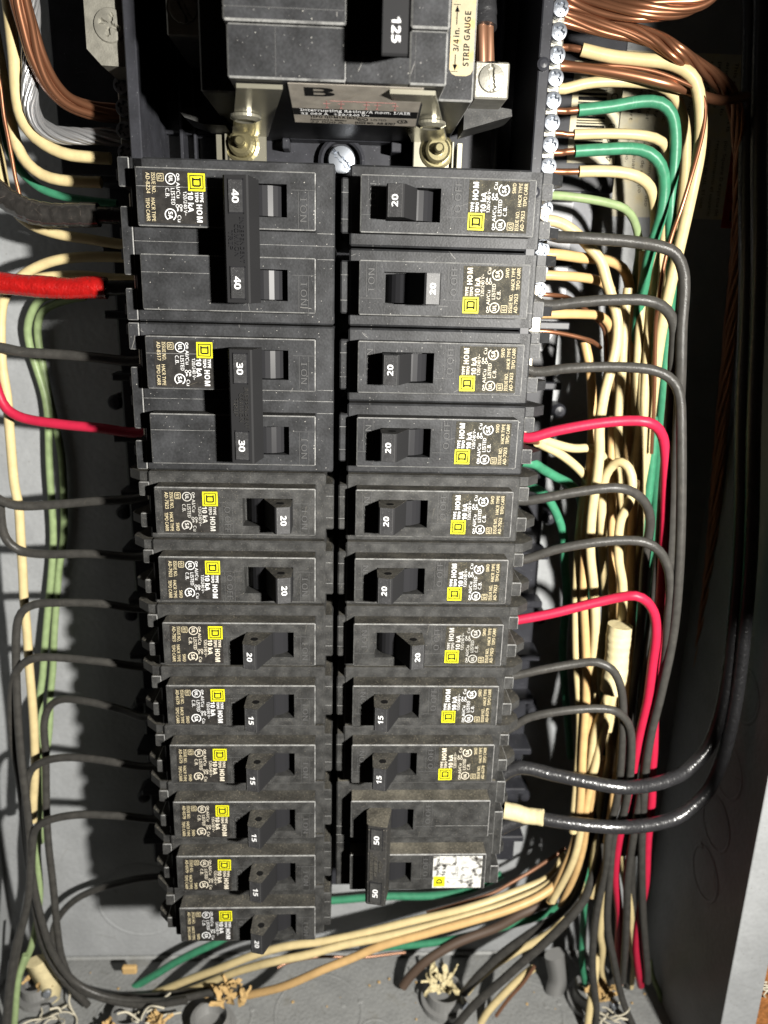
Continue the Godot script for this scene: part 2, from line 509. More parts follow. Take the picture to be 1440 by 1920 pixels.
func ridge(st: SurfaceTool, x0: float, x1: float, y0: float, y1: float, z: float) -> void:
	box(st, x0, x1, y0, y1, z - 0.05, z + 0.1)

# engraved-line details of one pole: joint of the two halves and the ON and OFF fields
func face_marks(parent: Node3D, yc: float, on_side: bool, off_side: bool) -> void:
	var st := mb()
	var z := 7.1
	ridge(st, 7.2, 14.6, yc - 3.3, yc - 3.18, z)
	ridge(st, 33.0, 40.8, yc - 3.3, yc - 3.18, z)
	if off_side:
		for u in [35.8, 39.4]: ridge(st, u, u + 0.13, yc - 3.0, yc + 8.1, z)
	if on_side:
		for u in [9.3, 12.4]: ridge(st, u, u + 0.13, yc - 3.0, yc + 8.1, z)
	obj("joint_line", st, mat.dim_line, parent)
	var tx := mb()
	var f := frame_at(Vector3(0, yc, z), Vector3(0, 1, 0), Vector3(-1, 0, 0))
	if off_side: letters(tx, "O OFF", -1.8, 7.4, -37.7, 2.0, f, false, 0.22)
	if on_side: letters(tx, "I ON", -1.0, 6.0, -10.9, 2.0, f, false, 0.22)
	obj("moulded_lettering", tx, mat.dim_line, parent)

func rating_label(parent: Node3D, yc: float, serial: String, box_no: String, two_pole: bool) -> void:
	var key := "label" + serial + str(two_pole)
	var st := mb()
	var z := 7.1
	box(st, 40.9, 60.0, yc - 7.6, yc + 7.7, z - 0.05, z + 0.09)
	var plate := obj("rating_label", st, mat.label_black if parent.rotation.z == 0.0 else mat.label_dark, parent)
	var skew := rng.randf_range(-0.014, 0.014)
	var pivot := Vector3(50.5, yc, 0) * MM
	plate.transform = Transform3D(Basis(Vector3(0, 0, 1), skew), pivot - Basis(Vector3(0, 0, 1), skew) * pivot + Vector3(rng.randf_range(-0.3, 0.3), rng.randf_range(-0.2, 0.2), 0) * MM)
	var f := frame_at(Vector3(0, yc, z + 0.09), Vector3(0, 1, 0), Vector3(-1, 0, 0))
	if not cached.has(key) :
		var a := mb()
		var b := mb()
		letters(a, "TYPE", -1.7, 1.2, -42.2, 1.05, f, true)
		letters(a, "HOM", 1.9, 7.1, -43.0, 1.75, f, true)
		letters(a, "TIPO", -1.7, 1.2, -43.7, 1.0, f, true)
		letters(a, "10 kA", -1.8, 4.2, -45.6, 1.65, f, true)
		letters(a, "120/240 V~", -1.8, 5.2, -47.3, 1.05, f)
		letters(a, "Al/Cu", -4.4, 0.2, -49.3, 1.1, f)
		letters(a, "Cu", 5.2, 7.2, -49.3, 1.1, f)
		for q in [[-6.9, -49.3], [2.0, -49.8], [2.0, -48.7]]:
			hoop(a, f, q[0] + 0.5, q[1], 0.42, 0.16)
			bar(a, f, q[0] + 1.0, q[0] + 2.1, q[1] - 0.1, q[1] + 0.1)
			bar(a, f, q[0] + 1.2, q[0] + 1.9, q[1] + 0.25, q[1] + 0.4)
		hoop(a, f, -5.3, -51.5, 1.55, 0.26)
		letters(a, "UL", -6.2, -4.4, -51.5, 1.2, f, true)
		letters(a, "LISTED", -2.6, 2.2, -51.0, 1.15, f)
		letters(a, "C.B.", -2.6, 0.2, -52.7, 1.15, f)
		hoop(a, f, 5.1, -52.0, 1.65, 0.34, 0.5, TAU - 0.5)
		letters(a, "SA", 4.2, 6.4, -52.0, 1.35, f, true)
		if not two_pole: letters(b, "SWD", 4.2, 7.1, -55.2, 1.1, f)
		letters(b, box_no, -6.3, -5.0, -54.7, 1.1, f)
		for q in [[-6.8, -4.5, -53.8, -53.65], [-6.8, -4.5, -55.7, -55.55], [-6.8, -6.65, -55.7, -53.65], [-4.65, -4.5, -55.7, -53.65]]: bar(b, f, q[0], q[1], q[2], q[3])
		letters(b, "ISSUE NO.", -6.9, -0.9, -56.8, 1.15, f)
		letters(b, serial, -6.9, -0.9, -58.5, 1.15, f)
		letters(b, "HACR TYPE", 0.4, 7.2, -57.2, 1.1, f)
		letters(b, "TIPO CARR", 0.4, 7.2, -58.9, 1.1, f)
		cached[key] = mesh_of([[a, mat.ink_white], [b, mat.ink_cream]])
		var y := mb()
		bar(y, f, -7.1, -2.0, -46.2, -41.0, 0.03)
		var d := mb()
		for q in [[-6.6, -2.5, -41.8, -41.45], [-6.6, -2.5, -45.75, -45.4], [-6.6, -6.25, -45.4, -41.8], [-2.85, -2.5, -45.4, -41.8]]: bar(d, f, q[0], q[1], q[2], q[3], 0.05)
		for q in [[-5.9, -3.4, -42.75, -42.2], [-5.9, -3.4, -45.0, -44.45], [-5.6, -5.05, -44.45, -42.75], [-3.75, -3.2, -44.6, -42.6]]: bar(d, f, q[0], q[1], q[2], q[3], 0.05)
		cached[key + "e"] = mesh_of([[y, mat.emblem_yellow], [d, mat.ink_black]])
	var ink := put("label_lettering", cached[key], null, plate)
	ink.set_surface_override_material(0, mat[["ink_white", "ink_white_warm", "ink_white_faded", "ink_white"][rng.randi() % 4]])
	put("label_emblem", cached[key + "e"], null, plate)

# toggle; on = leans to the middle of the panel
func toggle(parent: Node3D, yc: float, on: bool, amps: String, top_m: Material, up: float, body: Material) -> void:
	var mid := 23.75
	var fx := func(u: float) -> float: return u if on else 2 * mid - u
	var st := mb()
	var cp := mb()
	var ed := mb()
	var h := 4.75
	var tp := mb()
	var prof := [[14.9, 15.9], [15.3, 16.4], [19.6, 17.5], [20.2, 17.2], [24.6, 7.6], [25.4, 3.5], [17.5, 3.5], [15.0, 8.0]]
	var out := []
	for p in prof: out.append([fx.call(p[0]), p[1]])
	prism(st, out, yc - h, yc + h, "xz", cp)
	# the dusty top end
	prism(tp, out, yc + h * up - 0.02, yc + (h + 0.05) * up, "xz")
	var o := put("toggle", mesh_of([[st, body], [cp, body], [tp, top_m]]), null, parent)
	var hole := mb()
	lathe(hole, Vector3(fx.call(18.8), yc + (h + 0.08) * up, 12.4), Vector3(0, up, 0), [[1.35, 0.0], [1.35, 0.04], [0.0, 0.04]], 16)
	obj("toggle_hole", hole, mat.void_black, o)
	var a := Vector3(fx.call(15.3), yc, 16.4)
	var b := Vector3(fx.call(19.6), yc, 17.5)
	var dx := Vector3(0, 1, 0)
	var dy := (Vector3(a.x, 0, a.z) - Vector3(b.x, 0, b.z)).normalized() * (1.0 if on else -1.0)
	var n := dx.cross(dy)
	if n.z < 0: dy = -dy
	var f := frame_at((a + b) / 2 + Vector3(0, 0, 0.03), dx, dy)
	var tipf := mb()
	bar(tipf, f, -4.65, 4.65, -2.05, 2.05, 0.03)
	obj("toggle_tip", tipf, mat.tip_face, o)
	var edge := mb()
	bar(edge, f, -4.7, 4.7, 2.05, 2.2, 0.05)
	bar(edge, f, -4.7, 4.7, -2.2, -2.05, 0.05)
	obj("toggle_edge", edge, mat.dim_line, o)
	var num := mb()
	letters(num, amps, -1.75, 1.75, 0.1, 1.95, f, true, 0.1)
	obj("toggle_number", num, mat.ink_white, o)

func rocker(parent: Node3D, yc: float) -> void:
	var st := mb()
	var p := []
	for i in 15:
		var t := PI * i / 14.0
		p.append([23.75 + 7.6 * cos(t), -1.2 + 7.6 * sin(t)])
	for i in 14:
		var n := Vector3(p[i][0] + p[i + 1][0] - 47.5, 0, p[i][1] + p[i + 1][1] + 2.4)
		quad(st, at(p[i][0], yc - 4.5, p[i][1]), at(p[i + 1][0], yc - 4.5, p[i + 1][1]), at(p[i + 1][0], yc + 4.5, p[i + 1][1]), at(p[i][0], yc + 4.5, p[i][1]), n)
	obj("toggle_drum", st, mat.glossy_black, parent)

func terminal_end(parent: Node3D, yc: float, flip: float, top_m: Material, up: float, body: Material) -> void:
	# tabs over the wire opening, sloping guards and the lug with its screw
	for t in [[3.4, 8.5], [-8.3, -3.0]]:
		var st := mb()
		var ed := mb()
		var tp := mb()
		box(st, 66.0, 69.7, yc + t[0] * flip, yc + t[1] * flip, -14, -0.05, 0.3, ed, tp, up)
		put("wire_tab", mesh_of([[st, body], [ed, mat.worn_fine], [tp, top_m]]), null, parent)
	for g in [[8.6, 12.0], [-7.8, -4.6]]:
		var st := mb()
		var cp := mb()
		prism(st, [[64.5, -1.0], [69.5, -1.6], [74.2, -6.5], [74.2, -9.5], [66.0, -34.0], [60.0, -34.0], [60.0, -1.0]], yc + g[0] * flip, yc + g[1] * flip, "xz", cp)
		put("wire_guard", mesh_of([[st, body], [cp, top_m]]), null, parent)
	var lug := mb()
	box(lug, 58.0, 71.2, yc - 2.6 * flip, yc + 2.9 * flip, -40.0, -16.0, 0.4)
	obj("lug", lug, mat.dark_steel, parent)

func single_breaker(col: float, k: int, amps: String, on: bool, serial: String, dust: int, label: String) -> void:
	var yc := -25.4 * (k + 0.5)
	var root := thing("circuit_breaker", label, "circuit breaker", Vector3(0, yc, BASE_W), 0.0 if col > 0 else PI, "single-pole breakers")
	org = Vector3(0, 0, BASE_W)
	var up := 1.0 if col > 0 else -1.0
	var top_m: Material = [mat.plastic, mat.dusty_1, mat.dusty_2, mat.dusty_3][dust]
	var body: Material = mat.plastic if dust < 2 else mat.plastic_dim
	var st := mb()
	var ed := mb()
	var tp := mb()
	box(st, 3.7, 66.4, -12.35, 12.35, BASE_W, 0.0, 0.6, ed, tp, up)
	box(st, 0.85, 6.0, -8.5, 8.5, BASE_W, -0.4, 0.5, ed, tp, up)
	put("case", mesh_of([[st, body], [ed, body], [tp, top_m]]), null, root)
	var stp := mb()
	for y in [-4.2, 3.9]: ridge(stp, 1.0, 3.6, y, y + 0.15, -0.4)
	obj("end_step", stp, mat.worn_fine, root)
	face_block(-8.55, 8.55, [15.0, 32.4, -4.95, 5.1], body, top_m, up, root)
	face_marks(root, 0.0, true, true)
	rocker(root, 0.0)
	toggle(root, 0.1, on, amps, top_m, up, mat.satin_black)
	rating_label(root, 0.0, serial, "61", false)
	terminal_end(root, 0.0, up, top_m, up, body)
	org = Vector3.ZERO

func double_breaker(col: float, k: int, amps: String, serial: String, dust: int, label: String, label_style: String) -> void:
	var yc := -25.4 * (k + 1)
	var root := thing("double_circuit_breaker", label, "circuit breaker", Vector3(0, yc, BASE_W), 0.0 if col > 0 else PI, "two-pole breakers")
	org = Vector3(0, 0, BASE_W)
	var up := 1.0 if col > 0 else -1.0
	var top_m: Material = [mat.plastic, mat.dusty_1, mat.dusty_2, mat.dusty_3][dust]
	var body: Material = mat.plastic if dust < 2 else mat.plastic_dim
	var st := mb()
	var ed := mb()
	var tp := mb()
	box(st, 1.2, 66.2, -25.1, 25.1, BASE_W, 0.0, 0.5, ed, tp, up)
	put("case", mesh_of([[st, body], [ed, body], [tp, top_m]]), null, root)
	var tabs := [[14.8, 25.0], [-10.4, 10.6], [-25.0, -16.2]]
	for t in tabs:
		var s2 := mb()
		var e2 := mb()
		box(s2, 66.2, 69.8, t[0], t[1], -14, -0.05, 0.3, e2)
		put("wire_tab", mesh_of([[s2, body], [e2, mat.worn_fine]]), null, root)
	for y in [-12.7, 12.7]:
		var lug := mb()
		box(lug, 58.0, 71.2, y - 3.6, y + 3.6, -40.0, -16.0, 0.4)
		obj("lug", lug, mat.dark_steel, root)
		for g in [7.5, -11.0]:
			var gs := mb()
			prism(gs, [[64.5, -14.0], [72.0, -15.5], [75.5, -18.0], [75.5, -22.0], [66.0, -40.0], [60.0, -40.0]], y + g, y + g + 3.5, "xz")
			obj("wire_guard", gs, body, root)
	var on := col > 0
	for y in [-12.7, 12.7]:
		face_block(y - 8.6, y + 8.6, [16.0, 32.0, y - 4.85, y + 4.85], body, top_m, up, root)
		face_marks(root, y, not on, on)
		rocker(root, y)
	var ln := mb()
	for y in [-3.9, 0.0, 4.1]: ridge(ln, 1.3, 6.8, y, y + 0.15, 0.0)
	ridge(ln, 1.3, 66.0, -0.06, 0.06, 0.0)
	for y in [-12.7, 12.7]: ridge(ln, 41.0, 62.4, y - 3.1, y - 2.98, 7.1)
	obj("joint_line", ln, mat.worn_fine, root)
	# bridge that ties the two toggles together
	var mid := 23.75
	var fx := func(u: float) -> float: return u if on else 2 * mid - u
	var br := mb()
	var bc := mb()
	var bt := mb()
	var prof := [[13.2, 16.6], [13.8, 17.6], [20.4, 18.8], [21.0, 18.4], [23.0, 9.0], [22.8, 7.3], [14.6, 7.3], [13.3, 9.0]]
	var out := []
	for p in prof: out.append([fx.call(p[0]), p[1]])
	prism(br, out, -18.3, 18.3, "xz", bc)
	prism(bt, out, 18.25 * up, 18.35 * up, "xz")
	var tie := put("toggle_bridge", mesh_of([[br, mat.satin_black if dust < 2 else mat.dusty_1], [bc, body], [bt, top_m]]), null, root)
	var a := Vector3(fx.call(13.8), 0, 17.6)
	var b := Vector3(fx.call(20.4), 0, 18.8)
	var dy := (a - b).normalized()
	if Vector3(0, 1, 0).cross(dy).z < 0: dy = -dy
	var f := frame_at((a + b) / 2, Vector3(0, 1, 0), dy)
	var win := mb()
	var rim := mb()
	var num := mb()
	for y in [-12.4, 12.4]:
		bar(win, f, y - 4.5, y + 4.5, -2.0, 2.2, 0.5)
		for q in [[-4.9, -4.5, -2.4, 2.6], [4.5, 4.9, -2.4, 2.6], [-4.9, 4.9, 2.2, 2.6], [-4.9, 4.9, -2.4, -2.0]]: bar(rim, f, y + q[0], y + q[1], q[2], q[3], 0.12)
		letters(num, amps, y - 1.9, y + 1.9, 0.1, 2.1, Transform3D(f.basis, f.origin + f.basis.z * 0.52 * MM), true, 0.06)
	obj("toggle_tip", win, mat.tip_face if dust < 2 else mat.plastic_dim, tie)
	obj("tip_rim", rim, mat.glossy_black, tie)
	obj("toggle_number", num, mat.ink_white, tie)
	var em := mb()
	letters(em, "INDEPENDENT", -6.6, 6.6, 1.9, 1.2, f, false, 0.3)
	letters(em, "COMMON", -4.6, 4.6, 0.2, 1.3, f, false, 0.3)
	letters(em, "TRIP", -2.8, 2.8, -1.7, 1.3, f, false, 0.3)
	obj("moulded_lettering", em, mat.glossy_black if dust < 1 else (mat.dusty_1 if dust < 2 else mat.dusty_2), tie)
	if label_style == "black":
		rating_label(root, 12.7 if col > 0 else -12.7, serial, "62", true)
	else:
		var lb := mb()
		box(lb, 40.9, 61.0, -12.7 - 7.8, -12.7 + 7.8, 7.05, 7.2)
		var plate := obj("rating_label", lb, mat.worn_label, root)
		plate.set_meta("label", "white label rubbed away in dark patches")
		var y := mb()
		var f2 := frame_at(Vector3(0, -12.7, 7.2), Vector3(0, 1, 0), Vector3(-1, 0, 0))
		bar(y, f2, -7.0, -2.2, -46.0, -41.4, 0.03)
		obj("label_emblem", y, mat.emblem_yellow, plate)
		var tx := mb()
		letters(tx, "TYPE HOM", -1.7, 6.6, -43.0, 1.2, f2, true)
		letters(tx, "10 kA", -1.7, 4.0, -45.4, 1.4, f2, true)
		letters(tx, "D", -5.6, -3.4, -43.7, 2.4, f2, true, 0.06)
		letters(tx, "LISTED", -2.0, 2.6, -50.6, 1.1, f2)
		letters(tx, "ISSUE NO.", -6.9, -0.9, -56.8, 1.1, f2)
		obj("label_lettering", tx, mat.ink_black, plate)
	org = Vector3.ZERO

# ---------------------------------------------------------------- wires
func wire(called: String, label: String, group: String, m: String, r: float, pts: Array, stub := 0.0, category := "wire") -> void:
	var path := smooth_path(pts, 2.4, 0.3)
	if stub <= 0.0:
		var st := mb()
		tube(st, path, r, 12)
		tag(obj(called, st, mat[m], self), label, category, group)
		return
	var root := thing(called, label, category, Vector3.ZERO, 0.0, group)
	var cut := 0
	var run := 0.0
	while cut < path.size() - 2 and run < stub:
		run += path[cut].distance_to(path[cut + 1])
		cut += 1
	var a := mb()
	tube(a, path.slice(cut), r, 12)
	obj("insulation", a, mat[m], root)
	var b := mb()
	tube(b, path.slice(0, cut + 2), r * 0.55, 10)
	obj("bare_end", b, mat.copper, root)

# strands laid in a twist round one path, each a part of its own
func twisted(called: String, label: String, m: String, r: float, strand_r: float, count: int, turns_per_mm: float, pts: Array, category := "wire", group := "", core := true) -> void:
	var root := thing(called, label, category, Vector3.ZERO, 0.0, group)
	var path := smooth_path(pts, 1.6)
	var fr := frames(path)
	for s in count:
		var p := PackedVector3Array()
		var run := 0.0
		var rr := rng.randf_range(0.92, 1.06)
		for i in path.size():
			if i: run += path[i].distance_to(path[i - 1])
			var t := TAU * s / count + run * turns_per_mm * TAU + 0.25 * sin(run * 0.11 + s * 2.0)
			p.append(path[i] + (fr[i][1] * cos(t) + fr[i][2] * sin(t)) * r * rr)
		var st := mb()
		tube(st, p, strand_r, 8)
		obj("strand", st, mat[m], root)
	if core:
		var st := mb()
		tube(st, path, r * 0.9, 8)
		obj("strand", st, mat[m], root)

# a cable end wound with tape: turns of tape stand up as ridges
func taped(called: String, label: String, m: String, r: float, pts: Array, tail: Array, tail_m: String, ridge_h: float, category := "cable") -> void:
	var root := thing(called, label, category)
	var path := smooth_path(pts, 0.6)
	var radii := PackedFloat32Array()
	var next := 0.0
	var run := 0.0
	var step := rng.randf_range(3.0, 5.0)
	for i in path.size():
		if i: run += path[i].distance_to(path[i - 1])
		if run > next + step:
			next = run
			step = rng.randf_range(2.6, 6.0)
		radii.append(r * (1.0 + 0.03 * sin(run * 0.35)) + ridge_h * (1.0 - (run - next) / step))
	var st := mb()
	tube(st, path, r, 20, radii)
	obj("tape_wrap", st, mat[m], root)
	if tail.size():
		var t := mb()
		tube(t, smooth_path(tail, 2.0), r * 0.72, 12)
		obj("conductor", t, mat[tail_m], root)

# ---------------------------------------------------------------- screws and lugs
func screw_head(parent: Node3D, called: String, c: Vector3, r: float, m: String, slot: float, cross: bool) -> void:
	var st := mb()
	var turn := rng.randf() * TAU
	lathe(st, c + Vector3(0, 0, -3), Vector3(0, 0, 1), [[r * 0.96, 0.0], [r, 0.6], [r, 2.4], [r * 0.93, 3.0]], 22)
	var rs := 8
	var ts := 26
	var hgt := func(x: float, y: float) -> float:
		var q := Vector2(x, y).rotated(turn)
		var rr := q.length() / r
		var h := 0.45 * (1.0 - rr * rr)
		if absf(q.x) < slot and (rr < 0.66 or not cross): h -= 0.9
		elif cross and absf(q.y) < slot and rr < 0.66: h -= 0.9
		return h
	for i in rs:
		for k in ts:
			var p: Array[Vector3] = []
			for e in [[i, k], [i + 1, k], [i + 1, k + 1], [i, k + 1]]:
				var rad: float = r * 0.93 * e[0] / rs
				var t: float = TAU * e[1] / ts
				var x := cos(t) * rad
				var y := sin(t) * rad
				p.append(at(c.x + x, c.y + y, c.z + hgt.call(x, y)))
			quad(st, p[0], p[1], p[2], p[3], Vector3(0, 0, 1))
	obj(called, st, mat[m], parent)

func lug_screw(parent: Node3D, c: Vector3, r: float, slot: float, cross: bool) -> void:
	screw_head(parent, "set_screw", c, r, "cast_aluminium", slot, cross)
	var st := mb()
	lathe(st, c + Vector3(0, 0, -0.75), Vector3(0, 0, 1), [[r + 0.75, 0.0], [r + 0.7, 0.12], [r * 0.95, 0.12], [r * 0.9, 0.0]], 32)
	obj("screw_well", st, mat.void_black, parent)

func neutral_bar(side: float, label: String, ys: Array, y0: float, y1: float, dark: bool) -> void:
	var root := thing("neutral_bar", label, "terminal bar", Vector3(side * 72.8, y0, -70), 0.0, "neutral bars beside the breakers")
	org = Vector3(side * 72.8, y0, -70)
	var st := mb()
	box(st, side * 70.2, side * 75.4, y0, y1, -37.0, -25.5, 0.5)
	obj("bar", st, mat.cast_aluminium, root)
	for y in ys: screw_head(root, "terminal_screw", Vector3(side * 72.8 + rng.randf_range(-0.15, 0.15), y, -22.0), 2.9, "zinc", 0.6, true)
	var hold := mb()
	box(hold, side * 61.8, side * 65.4, y0, y1, -70, 0.0, 0.4)
	box(hold, side * 65.0, side * 69.6, y0, y1, -70, -38.0, 0.4)
	box(hold, side * 69.6, side * 76.0, y0, y1, -70, -39.0, 0.4)
	obj("bar_holder", hold, mat.base_black, root)
	var rv := mb()
	for y in [y0 + 53.0, y0 + 90.0]:
		lathe(rv, Vector3(side * 63.2, y, 0.0 - 0.1), Vector3(0, 0, 1), [[2.0, 0], [2.0, 1.0], [1.2, 1.5], [0.0, 1.7]], 16)
	obj("holder_rivet", rv, mat.base_black, root)
	org = Vector3.ZERO

func knockout(parent: Node3D, c: Vector3, n: Vector3, r: float, m: String) -> void:
	var st := mb()
	lathe(st, c, n, [[r - 0.9, 0.0], [r - 0.5, 0.14], [r, 0.2], [r + 0.5, 0.14], [r + 0.9, 0.0]], 40)
	lathe(st, c, n, [[r - 1.2, 0.04], [r * 0.5, 0.2], [0.0, 0.25]], 40)
	lathe(st, c + n.cross(Vector3(0.2, 0.5, 0.8)).normalized() * r, n, [[1.6, 0.05], [1.1, 0.4], [0.0, 0.5]], 12)
	obj("knockout", st, mat[m], parent)

# a torn, crumpled scrap
func scrap(called: String, label: String, c: Vector3, size: float, m: String, strips: int, category: String, group: String) -> void:
	var root := thing(called, label, category, c, 0.0, group)
	for s in strips + strips / 2:
		var st := mb()
		var d := Vector3(rng.randf_range(-1, 1), rng.randf_range(-0.1, 1.3), rng.randf_range(-0.6, 0.8)).normalized()
		var side := d.cross(Vector3(rng.randf(), rng.randf(), 1.0)).normalized()
		var p := Vector3(rng.randf_range(-1, 1), rng.randf_range(0, 0.3), rng.randf_range(-1, 1)) * size * 0.35
		var w := size * rng.randf_range(0.08, 0.26)
		var n := 6
		var prev: Array[Vector3] = []
		for i in n + 1:
			var nn := d.cross(side)
			var ww := w * (1.0 - 0.5 * float(i) / n) * rng.randf_range(0.7, 1.2)
			var now: Array[Vector3] = [p - side * ww, p + nn * ww * rng.randf_range(-0.5, 0.5), p + side * ww]
			if i:
				for k in 2:
					tri(st, prev[k] * MM, prev[k + 1] * MM, now[k + 1] * MM, nn)
					tri(st, prev[k] * MM, now[k + 1] * MM, now[k] * MM, nn)
					tri(st, (prev[k] - nn * 0.3) * MM, (prev[k + 1] - nn * 0.3) * MM, (now[k + 1] - nn * 0.3) * MM, -nn)
					tri(st, (prev[k] - nn * 0.3) * MM, (now[k + 1] - nn * 0.3) * MM, (now[k] - nn * 0.3) * MM, -nn)
			prev = now
			p += d * size * 0.72 / n
			d = (d + Vector3(rng.randf_range(-0.5, 0.5), rng.randf_range(-0.5, 0.5), rng.randf_range(-0.5, 0.5))).normalized()
			side = (side - d * side.dot(d) + d.cross(side) * rng.randf_range(-0.5, 0.5)).normalized()
		obj("paper_strip", st, mat[m], root)

func strings(label: String, c: Vector3, spread: float, count: int) -> void:
	var root := thing("filler_string", label, "string", c, 0.0, "loose filler strings at the cable entries")
	for s in count:
		var pts := []
		var p := Vector3(rng.randf_range(-1, 1) * spread * 0.4, 1.0, rng.randf_range(-1, 1) * spread * 0.4)
		var d := Vector3(rng.randf_range(-1, 1), rng.randf_range(-0.1, 0.5), rng.randf_range(-0.6, 1)).normalized()
		for i in 6:
			pts.append_array([p.x, maxf(p.y, 0.6), p.z])
			p += d * spread * 0.28
			d = (d + Vector3(rng.randf_range(-0.7, 0.7), rng.randf_range(-0.8, 0.4), rng.randf_range(-0.7, 0.7))).normalized()
		var st := mb()
		tube(st, smooth_path(pts, 1.2), rng.randf_range(0.3, 0.6), 6)
		obj("string_strand", st, mat.string, root)

func connector(label: String, c: Vector3, r: float, tilt: float) -> void:
	var root := thing("cable_connector", label, "cable connector", c, tilt, "cable connectors in the floor of the box")
	var st := mb()
	lathe(st, Vector3.ZERO, Vector3(0, 1, 0), [[r + 3.0, 0], [r + 3.0, 3], [r + 0.5, 3.2], [r, 9.0], [r - 1.6, 9.2], [r - 2.0, 2.0], [0.0, 1.5]], 28)
	obj("collar", st, mat.clamp_grey, root)
	var sc := mb()
	lathe(sc, Vector3(r * 0.8, 7, 5), Vector3(0.3, 0.2, 1).normalized(), [[2.2, 0], [2.2, 5], [1.6, 5.6], [0, 5.7]], 14)
	obj("clamp_screw", sc, mat.zinc, root)

# ---------------------------------------------------------------- the scene
func camera_and_light() -> void:
	var cam := Camera3D.new()
	cam.name = "camera"
	add_child(cam)
	cam.transform = Transform3D(Basis(Vector3(0.99886, 0.02542, 0.04034), Vector3(-0.01329, 0.96090, -0.27657), Vector3(-0.04579, 0.27572, 0.96015)), Vector3(4.80, -40.12, 263.23) * MM)
	cam.fov = 68.1062
	cam.near = 0.01
	cam.far = 10.0
	var lens := CameraAttributesPhysical.new()
	lens.frustum_focal_length = 17.7552
	lens.frustum_focus_distance = 0.248
	lens.frustum_near = 0.01
	lens.frustum_far = 10.0
	lens.exposure_aperture = 8.5
	cam.attributes = lens
	cam.current = true
	var env := Environment.new()
	env.background_mode = Environment.BG_COLOR
	env.background_color = lin(0.0135, 0.0105, 0.0085)
	env.tonemap_mode = Environment.TONE_MAPPER_LINEAR
	env.tonemap_exposure = 1.0
	env.sdfgi_enabled = true
	env.ssao_enabled = true
	env.ssil_enabled = true
	var we := WorldEnvironment.new()
	we.name = "surroundings"
	we.environment = env
	add_child(we)
	# a small electric torch held up to the right of the camera
	var lamp := SpotLight3D.new()
	lamp.name = "torch_light"
	lamp.position = Vector3(205, -25, 365) * MM
	lamp.look_at_from_position(Vector3(205, -25, 365) * MM, Vector3(-100, -200, 0) * MM, Vector3.UP)
	lamp.spot_angle = 62.0
	lamp.spot_angle_attenuation = 1.0
	lamp.light_energy = 1.27
	lamp.light_color = Color(1.0, 0.985, 0.955)
	lamp.light_size = 0.006
	lamp.spot_range = 3.0
	lamp.spot_attenuation = 2.0
	lamp.shadow_enabled = true
	add_child(lamp)

